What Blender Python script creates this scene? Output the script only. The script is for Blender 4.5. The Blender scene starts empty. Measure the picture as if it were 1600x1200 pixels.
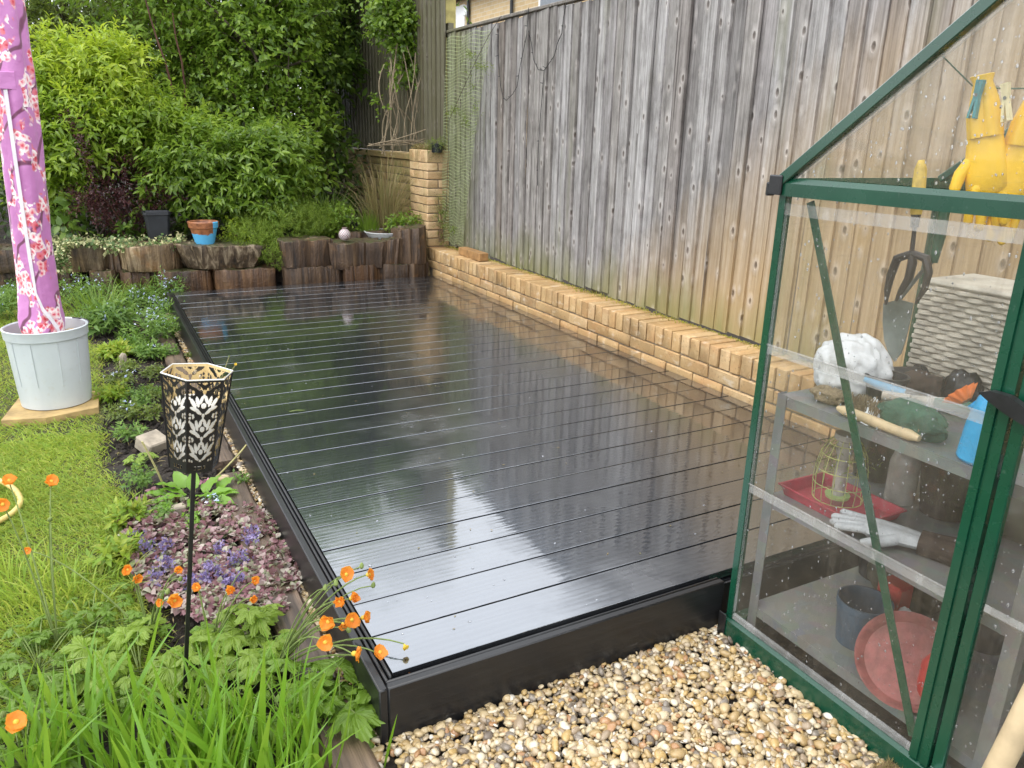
import bpy, bmesh, math, random
import numpy as np
from mathutils import Vector, Matrix
random.seed(7); RNG = np.random.default_rng(11)
S = bpy.context.scene
COL = S.collection

# ------------------------------------------------------------------ camera
CAM = dict(f=1203.0, yaw=0.49926, pitch=0.30999, roll=0.025305, c=(-0.4924, -1.4609, 1.3625))
def basis():
    y, p, r = CAM['yaw'], CAM['pitch'], CAM['roll']
    F = Vector((math.sin(y)*math.cos(p), math.cos(y)*math.cos(p), -math.sin(p)))
    r0 = Vector((math.cos(y), -math.sin(y), 0)); u0 = r0.cross(F)
    R = r0*math.cos(r) + u0*math.sin(r); U = -r0*math.sin(r) + u0*math.cos(r)
    return F, R, U
FW, RT, UP = basis(); CP = Vector(CAM['c'])
cd = bpy.data.cameras.new('camera'); cam = bpy.data.objects.new('camera', cd); COL.objects.link(cam)
cam.matrix_world = Matrix(((RT.x, UP.x, -FW.x, CP.x), (RT.y, UP.y, -FW.y, CP.y), (RT.z, UP.z, -FW.z, CP.z), (0, 0, 0, 1)))
cd.sensor_fit = 'HORIZONTAL'; cd.sensor_width = 36; cd.lens = CAM['f']/1600*36
cd.clip_start = 0.02; cd.clip_end = 400
S.camera = cam
def at(px, py, X=None, Y=None, Z=None):
    """where the line of sight through a photograph pixel meets a real plane of the garden"""
    D = FW + RT*((px-800)/CAM['f']) + UP*((600-py)/CAM['f'])
    if X is not None: t = (X-CP.x)/D.x
    elif Y is not None: t = (Y-CP.y)/D.y
    else: t = (Z-CP.z)/D.z
    return CP + D*t

# ------------------------------------------------------------------ sky, sun, exposure
SUN_EL, SUN_AZ = math.radians(58), math.radians(-95)      # azimuth from +Y towards +X
w = bpy.data.worlds.new('World'); S.world = w; w.use_nodes = True
wn = w.node_tree; bg = wn.nodes['Background']
sky = wn.nodes.new('ShaderNodeTexSky'); sky.sky_type = 'NISHITA'; sky.sun_disc = False
sky.sun_elevation = SUN_EL; sky.sun_rotation = SUN_AZ
sky.air_density = 1.0; sky.dust_density = 1.5; sky.ozone_density = 1.0
hs = wn.nodes.new('ShaderNodeHueSaturation'); hs.inputs['Saturation'].default_value = 0.30
wn.links.new(sky.outputs['Color'], hs.inputs['Color'])
cl = wn.nodes.new('ShaderNodeMix'); cl.data_type = 'RGBA'; cl.inputs[0].default_value = 0.6      # even white cloud over the sky
cl.inputs[7].default_value = (11.0, 11.3, 11.8, 1)
wn.links.new(hs.outputs['Color'], cl.inputs[6]); wn.links.new(cl.outputs[2], bg.inputs['Color'])
bg.inputs['Strength'].default_value = 0.15
sl = bpy.data.lights.new('sun', 'SUN'); so = bpy.data.objects.new('sun', sl); COL.objects.link(so)
sl.energy = 0.7; sl.angle = math.radians(35); sl.color = (1.0, 0.96, 0.90)
sd = Vector((math.sin(SUN_AZ)*math.cos(SUN_EL), math.cos(SUN_AZ)*math.cos(SUN_EL), math.sin(SUN_EL)))
so.rotation_euler = sd.to_track_quat('Z', 'Y').to_euler(); so.location = (0, 0, 12)
S.view_settings.view_transform = 'Standard'; S.view_settings.look = 'None'
S.view_settings.exposure = 1.05; S.view_settings.gamma = 1.0; S.view_settings.use_curve_mapping = False
S.cycles.use_denoising = True
try: S.cycles.denoiser = 'OPENIMAGEDENOISE'
except Exception: pass
S.cycles.max_bounces = 10; S.cycles.transparent_max_bounces = 24; S.cycles.glossy_bounces = 4
S.cycles.diffuse_bounces = 4; S.cycles.transmission_bounces = 6
S.cycles.caustics_reflective = False; S.cycles.caustics_refractive = False

# ------------------------------------------------------------------ node helpers
class G:
    def __init__(s, name):
        s.m = bpy.data.materials.new(name); s.m.use_nodes = True; s.t = s.m.node_tree; s.t.nodes.clear()
        s.out = s.t.nodes.new('ShaderNodeOutputMaterial')
    def n(s, typ, ins=None, **pr):
        nd = s.t.nodes.new('ShaderNode'+typ)
        for k, v in pr.items(): setattr(nd, k, v)
        for k, v in (ins or {}).items():
            sk = nd.inputs[k]
            if isinstance(v, bpy.types.NodeSocket): s.t.links.new(v, sk)
            elif isinstance(v, bpy.types.Node): s.t.links.new(v.outputs[0], sk)
            else:
                if sk.type == 'RGBA' and not hasattr(v, '__len__'): v = (v, v, v, 1)
                elif sk.type == 'RGBA' and len(v) == 3: v = (*v, 1)
                elif sk.type == 'VECTOR' and not hasattr(v, '__len__'): v = (v, v, v)
                sk.default_value = v
        return nd
    def obj(s): return s.n('TexCoord').outputs['Object']
    def pos(s): return s.n('NewGeometry').outputs['Position']
    def isl(s): return s.n('NewGeometry').outputs['Random Per Island']
    def orand(s): return s.n('ObjectInfo').outputs['Random']
    def map(s, v, scale=(1, 1, 1), rot=(0, 0, 0), loc=(0, 0, 0)):
        return s.n('Mapping', {'Vector': v, 'Scale': scale, 'Rotation': rot, 'Location': loc}).outputs[0]
    def off(s, v, r, k=37.0):   # shift a coordinate by a random number
        c = s.n('CombineXYZ', {0: s.math('MULTIPLY', r, k), 1: s.math('MULTIPLY', r, k*1.7), 2: s.math('MULTIPLY', r, k*0.6)})
        return s.n('VectorMath', {0: v, 1: c}, operation='ADD').outputs[0]
    def noise(s, v, sc, det=4, ro=.55, dist=0.0):
        return s.n('TexNoise', {'Vector': v, 'Scale': sc, 'Detail': det, 'Roughness': ro, 'Distortion': dist}).outputs[0]
    def noisec(s, v, sc, det=2): return s.n('TexNoise', {'Vector': v, 'Scale': sc, 'Detail': det}).outputs['Color']
    def vor(s, v, sc, feature='F1', out='Distance', rnd=1.0, dim='3D'):
        return s.n('TexVoronoi', {'Vector': v, 'Scale': sc, 'Randomness': rnd}, feature=feature, voronoi_dimensions=dim).outputs[out]
    def math(s, op, a, b=0.0, c=None, clamp=False):
        i = {0: a, 1: b}
        if c is not None: i[2] = c
        return s.n('Math', i, operation=op, use_clamp=clamp).outputs[0]
    def ramp(s, f, st, interp='LINEAR'):
        nd = s.n('ValToRGB', {'Fac': f}); cr = nd.color_ramp; cr.interpolation = interp
        while len(cr.elements) < len(st): cr.elements.new(0.5)
        for e, (p, c) in zip(cr.elements, st):
            e.position = p
            if not hasattr(c, '__len__'): c = (c, c, c)
            e.color = (*c[:3], 1)
        return nd.outputs[0]
    def step(s, f, a, b): return s.n('MapRange', {0: f, 1: a, 2: b, 3: 0.0, 4: 1.0}, clamp=True).outputs[0]
    def mix(s, f, a, b, mode='MIX'):
        nd = s.n('Mix', data_type='RGBA', blend_type=mode)
        for k, v in ((0, f), (6, a), (7, b)):
            sk = nd.inputs[k]
            if isinstance(v, bpy.types.NodeSocket): s.t.links.new(v, sk)
            else: sk.default_value = v if k == 0 else ((*v, 1) if hasattr(v, '__len__') else (v, v, v, 1))
        return nd.outputs[2]
    def sep(s, v): return s.n('SeparateXYZ', {0: v}).outputs
    def bump(s, h, st=.3, d=.01, nrm=None):
        i = {'Height': h, 'Strength': st, 'Distance': d}
        if nrm is not None: i['Normal'] = nrm
        return s.n('Bump', i).outputs[0]
    def bsdf(s, col, rough=.6, nrm=None, **k):
        i = {'Base Color': col, 'Roughness': rough}
        if nrm is not None: i['Normal'] = nrm
        i.update({kk.replace('_', ' '): v for kk, v in k.items()})
        return s.n('BsdfPrincipled', i)
    def done(s, sh):
        s.t.links.new(sh.outputs[0] if isinstance(sh, bpy.types.Node) else sh, s.out.inputs[0]); return s.m
MT = {}
def simple(name, col, rough=.5, var=.18, sc=14, bump=.15, bsc=60, **k):
    """a plain material with uneven tone, fine relief and uneven gloss"""
    g = G(name); o = g.obj(); n = g.noise(o, sc, 5)
    c2 = tuple(max(0, x*(1-var*1.5)) for x in col); c3 = tuple(min(1, x*(1+var)) for x in col)
    c = g.ramp(n, [(.3, c2), (.55, col), (.75, c3)])
    r = g.math('MULTIPLY_ADD', g.noise(o, sc*1.7, 3), .3, rough-.15, clamp=True)
    MT[name] = g.done(g.bsdf(c, r, g.bump(g.noise(o, bsc, 4), bump, .004), **k)); return MT[name]

# ------------------------------------------------------------------ mesh helpers
def wloc(o):
    v = Vector((0, 0, 0))
    while o is not None: v += o.location; o = o.parent
    return v
def tag(o, label, cat=None, group=None, kind=None):
    if label: o['label'] = label
    if cat: o['category'] = cat
    if group: o['group'] = group
    if kind: o['kind'] = kind
    return o
def empty(name, loc, label, cat, group=None):
    o = bpy.data.objects.new(name, None); o.empty_display_size = .05; o.location = loc
    COL.objects.link(o); return tag(o, label, cat, group)
def link(name, me, parent=None, loc=None, rot=None, sc=None):
    o = bpy.data.objects.new(name, me); COL.objects.link(o)
    if parent is not None: o.parent = parent
    if loc is not None: o.location = Vector(loc) - (wloc(parent) if parent is not None else Vector((0, 0, 0)))
    if rot is not None: o.rotation_euler = rot
    if sc is not None: o.scale = sc if hasattr(sc, '__len__') else (sc, sc, sc)
    return o
def npmesh(name, V, F, mat, smooth=False):
    """V (n,3) array, F (m,k) array of polygons with k corners each"""
    V = np.asarray(V, np.float32); F = np.asarray(F, np.int32); m, k = F.shape
    me = bpy.data.meshes.new(name)
    me.vertices.add(len(V)); me.vertices.foreach_set('co', V.ravel())
    me.loops.add(m*k); me.loops.foreach_set('vertex_index', F.ravel())
    me.polygons.add(m); me.polygons.foreach_set('loop_start', np.arange(0, m*k, k, dtype=np.int32))
    me.polygons.foreach_set('loop_total', np.full(m, k, np.int32))
    if smooth: me.polygons.foreach_set('use_smooth', np.ones(m, bool))
    me.update(calc_edges=True); me.validate()
    if mat: me.materials.append(MT[mat] if isinstance(mat, str) else mat)
    return me
class MB:
    def __init__(s): s.v = []; s.f = []
    def add(s, V, F):
        o = len(s.v); s.v += [Vector(x) for x in V]; s.f += [[i+o for i in q] for q in F]; return s
    def xf(s, M, a=0):
        for i in range(a, len(s.v)): s.v[i] = M @ s.v[i]
        return s
    def box(s, lo, hi, b=0.0, M=None):
        """box with chamfered edges"""
        n0 = len(s.v); lo = Vector(lo); hi = Vector(hi)
        if b <= 0:
            V = [(x, y, z) for x in (lo.x, hi.x) for y in (lo.y, hi.y) for z in (lo.z, hi.z)]
            s.add(V, [(0, 1, 3, 2), (4, 6, 7, 5), (0, 4, 5, 1), (2, 3, 7, 6), (0, 2, 6, 4), (1, 5, 7, 3)])
        else:
            V = []; ix = {}
            for a in (0, 1):
                for c in (0, 1):
                    for d in (0, 1):
                        p = [(lo, hi)[a].x, (lo, hi)[c].y, (lo, hi)[d].z]; sg = [1-2*a, 1-2*c, 1-2*d]
                        for ax in range(3):   # vertex lying on the face normal to ax
                            q = [p[i] + (0 if i == ax else sg[i]*b) for i in range(3)]
                            ix[(a, c, d, ax)] = len(V); V.append(q)
            F = []
            for ax in range(3):
                o1, o2 = [i for i in range(3) if i != ax]
                for e in (0, 1):
                    q = []
                    for (i, j) in ((0, 0), (1, 0), (1, 1), (0, 1)):
                        k = [0, 0, 0]; k[ax] = e; k[o1] = i; k[o2] = j; q.append(ix[(*k, ax)])
                    F.append(q)
                for i in (0, 1):
                    for j in (0, 1):   # edge along ax
                        k0 = [0, 0, 0]; k0[o1] = i; k0[o2] = j; k1 = list(k0); k1[ax] = 1
                        F.append([ix[(*k0, o1)], ix[(*k1, o1)], ix[(*k1, o2)], ix[(*k0, o2)]])
            for a in (0, 1):
                for c in (0, 1):
                    for d in (0, 1): F.append([ix[(a, c, d, 0)], ix[(a, c, d, 1)], ix[(a, c, d, 2)]])
            s.add(V, F)
        if M is not None: s.xf(M, n0)
        return s
    def tube(s, path, r, seg=6, cap=True):
        P = [Vector(p) for p in path]; n = len(P)
        rr = r if hasattr(r, '__len__') else [r]*n
        T = [(P[min(i+1, n-1)]-P[max(i-1, 0)]).normalized() for i in range(n)]
        u = T[0].orthogonal().normalized(); V = []; F = []
        for i in range(n):
            u = (u - T[i]*u.dot(T[i])); u = u.normalized() if u.length > 1e-6 else T[i].orthogonal().normalized()
            b = T[i].cross(u)
            for k in range(seg):
                a = 2*math.pi*k/seg; V.append(P[i] + (u*math.cos(a)+b*math.sin(a))*rr[i])
        for i in range(n-1):
            for k in range(seg):
                k2 = (k+1) % seg; F.append((i*seg+k, i*seg+k2, (i+1)*seg+k2, (i+1)*seg+k))
        if cap: F.append(list(range(seg))[::-1]); F.append([(n-1)*seg+k for k in range(seg)])
        return s.add(V, F)
    def lathe(s, prof, seg=32, c=(0, 0, 0), cap0=False, cap1=False, fn=None, ang=None):
        """profile of (radius, z) spun about the z axis through c; fn(angle, i) scales the radius"""
        V = []; F = []; n = len(prof)
        for i, (r, z) in enumerate(prof):
            for k in range(seg):
                a = 2*math.pi*k/seg; q = r*(fn(a, i) if fn else 1)
                V.append((c[0]+q*math.cos(a), c[1]+q*math.sin(a), c[2]+z))
        for i in range(n-1):
            for k in range(seg):
                k2 = (k+1) % seg; F.append((i*seg+k, i*seg+k2, (i+1)*seg+k2, (i+1)*seg+k))
        if cap0: F.append(list(range(seg))[::-1])
        if cap1: F.append([(n-1)*seg+k for k in range(seg)])
        return s.add(V, F)
    def prism(s, poly, lo, hi, axis=2):
        """polygon (2-d) extruded along an axis"""
        n = len(poly); V = []
        for h in (lo, hi):
            for (a, b) in poly:
                q = [a, b]; q.insert(axis, h); V.append(q)
        F = [list(range(n))[::-1], [n+i for i in range(n)]] + [(i, (i+1) % n, n+(i+1) % n, n+i) for i in range(n)]
        return s.add(V, F)
    def bar(s, a, b, w, h, b_=0.0, up=(0, 0, 1)):
        """rectangular bar from a to b"""
        a = Vector(a); b = Vector(b); d = b-a; L = d.length; d.normalize(); u = Vector(up)
        x = d.cross(u).normalized(); z = x.cross(d)
        M = Matrix(((x.x, d.x, z.x, a.x), (x.y, d.y, z.y, a.y), (x.z, d.z, z.z, a.z), (0, 0, 0, 1)))
        return s.box((-w/2, 0, -h/2), (w/2, L, h/2), b_, M)
    def mesh(s, name, mat, smooth=False, org=None, fix=True):
        me = bpy.data.meshes.new(name); o = Vector(org) if org is not None else Vector((0, 0, 0))
        me.from_pydata([tuple(v-o) for v in s.v], [], s.f); me.update()
        if fix:
            bm = bmesh.new(); bm.from_mesh(me); bmesh.ops.recalc_face_normals(bm, faces=bm.faces); bm.to_mesh(me); bm.free()
        if smooth:
            me.polygons.foreach_set('use_smooth', np.ones(len(me.polygons), bool))
            if smooth != 'all':
                try: me.set_sharp_from_angle(angle=math.radians(38))
                except Exception: pass
        me.materials.append(MT[mat] if isinstance(mat, str) else mat); return me
    def build(s, name, mat, parent=None, smooth=False, fix=True, loc=None):
        """loc: origin of a top-level mesh"""
        org = wloc(parent) if parent is not None else (Vector(loc) if loc is not None else Vector((0, 0, 0)))
        o = link(name, s.mesh(name, mat, smooth, org, fix), parent)
        if parent is None and loc is not None: o.location = loc
        return o
def nrm(a): return a/np.maximum(np.linalg.norm(a, axis=-1, keepdims=True), 1e-9)
T4 = (np.array([(0, 0, 0), (.4, .5, .07), (.45, 0, 0), (.4, -.5, .07), (1, 0, -.14)]), np.array([(0, 2, 1), (0, 3, 2), (1, 2, 4), (2, 3, 4)]))
T8 = (np.array([(0, 0, 0), (.28, .44, .07), (.3, 0, 0), (.28, -.44, .07), (.65, .38, .02), (.67, 0, -.05), (.65, -.38, .02), (1, 0, -.2)]),
      np.array([(0, 2, 1), (0, 3, 2), (1, 2, 5), (1, 5, 4), (2, 3, 6), (2, 6, 5), (4, 5, 7), (5, 6, 7)]))
T2 = (np.array([(0, 0, 0), (.45, .5, .05), (1, 0, -.1), (.45, -.5, .05)]), np.array([(0, 3, 1), (1, 3, 2)]))
TG = (np.array([(0, .5, 0), (0, -.5, 0), (.55, .38, .06), (.55, -.38, .06), (1, 0, -.12)]), np.array([(0, 1, 3), (0, 3, 2), (2, 3, 4)]))
def leafverts(P, D, Nn, L, W, T=T4):
    t, f = T; D = nrm(D); Nn = nrm(Nn - D*np.sum(D*Nn, -1, keepdims=True)); B = np.cross(Nn, D)
    V = (P[:, None] + t[None, :, 0:1]*L[:, None, None]*D[:, None] + t[None, :, 1:2]*W[:, None, None]*B[:, None]
         + t[None, :, 2:3]*L[:, None, None]*Nn[:, None])
    F = f[None] + (np.arange(len(P))*len(t))[:, None, None]
    return V.reshape(-1, 3), F.reshape(-1, 3)
def shoots(O, D, length, nl, L, W, droop=.3, spread=.9, jit=.25, T=T4, up=.55):
    """leafy shoots: O origins (n,3), D directions; nl leaves along each, alternate, drooping"""
    n = len(O); D = nrm(D); le = length*(.6+.8*RNG.random(n))
    t = np.linspace(.12, 1, nl)[None, :]*np.ones((n, 1))
    P = O[:, None] + D[:, None]*(t*le[:, None])[..., None]; P[..., 2] -= droop*(t**2)*le[:, None]*.6
    axis = nrm(D[:, None]*np.ones((1, nl, 1)) + np.array([0, 0, -1.])*droop*t[..., None])
    side = nrm(np.cross(D, RNG.normal(size=(n, 3))))
    ang = (np.arange(nl)*2.4)[None, :] + RNG.random((n, 1))*6.3
    b2 = np.cross(D, side)
    rad = side[:, None]*np.cos(ang)[..., None] + b2[:, None]*np.sin(ang)[..., None]
    ld = axis*(1.15-spread*(1-.55*t))[..., None] + rad*spread*(1.15-.6*t)[..., None] + RNG.normal(size=P.shape)*jit
    ld[..., 2] -= droop*.55
    nn = np.array([0, 0, up]) + axis*.5 + RNG.normal(size=P.shape)*.35
    k = n*nl; sz = (.7+.5*RNG.random((n, 1)))*(1.0-.35*t**3)*(.85+.3*RNG.random((n, nl)))
    return leafverts(P.reshape(k, 3), ld.reshape(k, 3), nn.reshape(k, 3), (L*sz).ravel(), (W*sz).ravel(), T)
def inball(n, c, r, shell=.35):
    """points in an ellipsoid, denser towards its surface"""
    d = nrm(RNG.normal(size=(n, 3))); q = RNG.random(n)**shell
    return np.array(c) + d*q[:, None]*np.array(r), d
def cat(parts):
    V = []; F = []; o = 0
    for v, f in parts: V.append(v); F.append(f+o); o += len(v)
    return np.concatenate(V), np.concatenate(F)
def lobj(name, parts, mat, parent, kind=None, smooth=False):
    V, F = cat(parts); o = link(name, npmesh(name, V - np.array(wloc(parent) if parent is not None else (0, 0, 0)), F, mat, smooth), parent)
    if kind: o['kind'] = kind
    return o
def bez(a, b, c, n=8):
    a, b, c = Vector(a), Vector(b), Vector(c); r = []
    for i in range(n+1):
        t = i/n; r.append(a*(1-t)**2 + b*2*t*(1-t) + c*t*t)
    return r
U = random.uniform
# ------------------------------------------------------------------ materials of the setting
def m_deck():
    g = G('deck'); o = g.off(g.obj(), g.orand(), 9.0)
    # growth-ring figure: long bands along the board, cathedral arches from warped rings
    wv = g.n('TexWave', {'Vector': g.map(o, (.55, 9, 9)), 'Scale': 1.6, 'Distortion': 7.0, 'Detail': 3.0, 'Detail Scale': 1.1, 'Detail Roughness': .6}, wave_type='BANDS', bands_direction='Y').outputs['Fac']
    fine = g.noise(g.map(o, (6, 170, 170)), 1.0, 4, .65)
    h = g.math('ADD', g.math('MULTIPLY', wv, .55), g.math('MULTIPLY', fine, .5))
    col = g.ramp(h, [(.25, (.010, .0105, .012)), (.8, (.026, .027, .030))])
    p = g.pos(); wet = g.noise(p, 2.1, 5, .6)
    grime = g.math('MULTIPLY', g.step(g.noise(g.map(p, (2.2, 5, 1)), 1.6, 6, .7), .52, .72), .5)
    col = g.mix(grime, col, (.055, .058, .060))
    dry = g.step(wet, .49, .66)
    rough = g.math('MULTIPLY_ADD', dry, .26, g.math('MULTIPLY_ADD', h, .03, .008))
    b = g.bump(h, .16, .0016)
    cb = g.bump(g.math('ADD', g.math('MULTIPLY', h, .28), g.math('MULTIPLY', g.noise(g.map(p, (3, 7, 3)), 3.0, 3), 1.0)), .05, .006)
    sh = g.bsdf(col, .22, b, IOR=1.9, Coat_Weight=1.0, Coat_Roughness=rough, Coat_IOR=2.45, Coat_Normal=cb, Specular_Tint=(.62, .78, 1.0, 1))
    MT['deck'] = g.done(sh)
m_deck()
def m_deckside():
    g = G('deck_side'); o = g.off(g.obj(), g.orand(), 9.0); h = g.noise(g.map(o, (6, 6, 120)), 1.0, 4, .65)
    c = g.ramp(h, [(.25, (.007, .0072, .008)), (.8, (.016, .0165, .018))])
    p = g.pos(); sc = g.step(g.noise(g.map(p, (9, 9, 30), (0, .3, 0)), 1.0, 4, .7), .68, .74)
    c = g.mix(g.math('MULTIPLY', sc, .35), c, (.10, .10, .10))
    MT['deck_side'] = g.done(g.bsdf(c, .34, g.bump(h, .25, .002)))
m_deckside()
def m_brick(name, cols, algae=0.0, damp=0.0):
    g = G(name); r = g.orand(); o = g.off(g.obj(), r, 13.0)
    base = g.ramp(r, cols)
    blotch = g.step(g.noise(g.map(o, (6, 6, 14)), 1.0, 4, .6), .48, .72)
    c = g.mix(g.math('MULTIPLY', blotch, .5), base, (.44, .22, .085))
    c = g.mix(g.step(g.noise(o, 90, 3), .58, .75), c, (.20, .12, .05))
    c = g.mix(g.math('MULTIPLY', g.step(g.noise(o, 26, 4), .55, .8), .5), c, (.72, .55, .33))
    if algae:
        p = g.pos(); z = g.sep(p)
        c = g.mix(g.math('MULTIPLY', g.step(g.noise(p, 5, 4), .42, .7), algae), c, (.14, .16, .04))
    if damp:
        p = g.pos(); c = g.mix(g.math('MULTIPLY', g.step(g.noise(p, 3.2, 5, .65), .46, .68), damp), c, (.21, .135, .06))
        c = g.mix(g.math('MULTIPLY', g.step(g.noise(g.map(p, (1, 1.5, 3)), 6.5, 4, .6), .60, .72), .55), c, (.66, .58, .45))
    b = g.bump(g.math('ADD', g.noise(o, 70, 5, .7), g.math('MULTIPLY', g.noise(o, 250, 2), .4)), .5, .004)
    MT[name] = g.done(g.bsdf(c, .62, b))
m_brick('brick', [(0, (.42, .265, .115)), (.3, (.49, .325, .15)), (.55, (.39, .235, .095)), (.8, (.52, .36, .185)), (1, (.33, .215, .10))], .0, .55)
m_brick('brick_pillar', [(0, (.55, .37, .20)), (.5, (.66, .47, .27)), (1, (.48, .33, .17))], .35)
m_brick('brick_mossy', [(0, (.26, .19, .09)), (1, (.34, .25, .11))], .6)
simple('mortar', (.24, .19, .13), .9, .3, 30, .5, 120)
def m_fence(name='fence', dark=False):
    g = G(name); r = g.orand(); p = g.pos(); y = g.sep(p)['Y']; z = g.sep(p)['Z']
    o = g.off(p, r, 5.0)
    grain = g.noise(g.map(o, (1, 75, 1.6)), 1.0, 5, .62, .6)
    grain2 = g.noise(g.map(o, (1, 26, .7)), 1.0, 4, .6, 1.0)
    streak = g.noise(g.map(o, (1, 12, .35)), 1.0, 4, .6)
    # knots: sparse spots with a ring of lighter wood around
    kd = g.vor(g.n('CombineXYZ', {0: g.math('MULTIPLY', g.sep(o)['Y'], 8.0), 1: g.math('MULTIPLY', g.sep(o)['Z'], 4.6), 2: 0.0}).outputs[0], 1.0, dim='2D')
    kc = g.vor(g.n('CombineXYZ', {0: g.math('MULTIPLY', g.sep(o)['Y'], 8.0), 1: g.math('MULTIPLY', g.sep(o)['Z'], 4.6), 2: 0.0}).outputs[0], 1.0, out='Color', dim='2D')
    kd = g.math('ADD', kd, g.math('MULTIPLY', g.math('MAXIMUM', g.math('SUBTRACT', g.sep(kc)['X'], .35), 0.0), .32))
    kn = g.step(kd, .11, .04); ring = g.math('MULTIPLY', g.step(kd, .27, .10), g.math('SUBTRACT', 1.0, kn))
    silver = g.ramp(g.math('ADD', g.math('MULTIPLY', grain, .6), g.math('MULTIPLY', grain2, .5)),
                    [(.30, (.080, .075, .069)), (.45, (.205, .195, .183)), (.58, (.315, .302, .288)), (.74, (.485, .470, .452))])
    tone = g.ramp(r, [(0, (.60, .58, .58)), (.2, (.94, .94, .96)), (.4, (.76, .73, .71)), (.6, (1.06, 1.06, 1.08)), (.8, (.82, .80, .82)), (1, (.68, .61, .56))])
    silver = g.mix(1.0, silver, tone, 'MULTIPLY')
    blot = g.noise(g.map(o, (1, 13, 6.5)), 1.0, 6, .68)
    silver = g.mix(1.0, silver, g.ramp(blot, [(.28, (.55, .53, .53)), (.5, (1, 1, 1)), (.72, (1.28, 1.28, 1.30))]), 'MULTIPLY')
    tan = g.ramp(g.math('ADD', g.math('MULTIPLY', grain, .6), g.math('MULTIPLY', grain2, .5)),
                 [(.30, (.19, .11, .042)), (.5, (.42, .275, .115)), (.75, (.55, .39, .20))])
    # less weathered, still tan wood low down behind the greenhouse
    edge = g.math('ADD', g.math('MULTIPLY', g.noise(p, .9, 3), 1.6), g.math('MULTIPLY', streak, .7))
    tz = g.math('MULTIPLY', g.step(g.math('ADD', g.math('MULTIPLY', z, 1.5), g.math('ADD', y, edge)), 4.80, 3.5), .76)
    c = g.mix(tz, silver, tan)
    c = g.mix(g.math('MULTIPLY', g.step(streak, .62, .76), .55), c, (.30, .20, .12))
    # algae: along the foot of the fence and towards the netted end
    foot = g.step(g.math('SUBTRACT', z, g.math('MULTIPLY', g.noise(g.map(p, (1, 3.0, 1)), 1.2, 4), .75)), .30, .0)
    far = g.step(g.math('ADD', y, g.math('MULTIPLY', g.noise(g.map(p, (1, 3, .7)), 1.5, 4), .9)), 4.95, 5.5)
    mid = g.math('MULTIPLY', g.step(g.noise(g.map(p, (1, 5, .5)), .9, 3), .60, .75), .5)
    alg = g.math('MAXIMUM', g.math('MULTIPLY', foot, .8), g.math('MAXIMUM', g.math('MULTIPLY', far, .72), mid))
    c = g.mix(g.math('MULTIPLY', alg, g.math('MULTIPLY_ADD', grain2, .9, .35), clamp=True), c, (.155, .165, .045))
    crack = g.step(g.noise(g.map(o, (1, 40, .55)), 1.0, 2, .5), .30, .255)
    c = g.mix(g.math('MULTIPLY', crack, .8), c, (.05, .04, .033))
    c = g.mix(g.math('MULTIPLY', ring, .30), c, (.62, .57, .53)); c = g.mix(g.math('MULTIPLY', kn, .75), c, (.10, .075, .058))
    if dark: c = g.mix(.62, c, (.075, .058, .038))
    h = g.math('ADD', g.math('MULTIPLY', grain, .8), g.math('ADD', g.math('MULTIPLY', grain2, .6), g.math('SUBTRACT', g.math('MULTIPLY', ring, .8), g.math('MULTIPLY', g.math('ADD', kn, crack), .9))))
    MT[name] = g.done(g.bsdf(c, .58, g.bump(h, .75, .006)))
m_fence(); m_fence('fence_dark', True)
def m_soil():
    g = G('soil'); p = g.pos()
    c = g.ramp(g.noise(p, 30, 6, .7), [(.3, (.012, .009, .007)), (.55, (.040, .029, .021)), (.75, (.10, .075, .052))])
    MT['soil'] = g.done(g.bsdf(c, .8, g.bump(g.noise(p, 55, 6, .75), 1.0, .03)))
m_soil()
def m_lawn():
    g = G('lawn'); p = g.pos()
    c = g.ramp(g.noise(p, 24, 5, .7), [(.3, (.035, .038, .008)), (.5, (.075, .082, .016)), (.75, (.15, .14, .045))])
    MT['lawn'] = g.done(g.bsdf(c, .85, g.bump(g.noise(p, 80, 5, .7), 1.0, .02)))
m_lawn()
def m_pebble():
    g = G('pebble'); r = g.isl(); o = g.off(g.pos(), r, 21.0)
    c = g.ramp(r, [(0, (.44, .34, .19)), (.14, (.52, .43, .28)), (.26, (.36, .245, .105)), (.38, (.60, .53, .40)), (.48, (.45, .30, .11)), (.58, (.28, .21, .145)), (.68, (.50, .38, .21)), (.76, (.34, .17, .075)), (.81, (.66, .62, .54)), (.86, (.17, .15, .135)), (.92, (.40, .32, .22)), (.97, (.085, .068, .062))], 'CONSTANT')
    c = g.mix(g.math('MULTIPLY', g.noise(o, 55, 4), .38), c, (.34, .25, .13))
    c = g.mix(g.math('MULTIPLY', g.step(g.noise(o, 120, 3), .55, .75), .4), c, (.62, .54, .40))
    MT['pebble'] = g.done(g.bsdf(c, .30, g.bump(g.noise(o, 260, 3), .25, .002)))
m_pebble()
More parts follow.
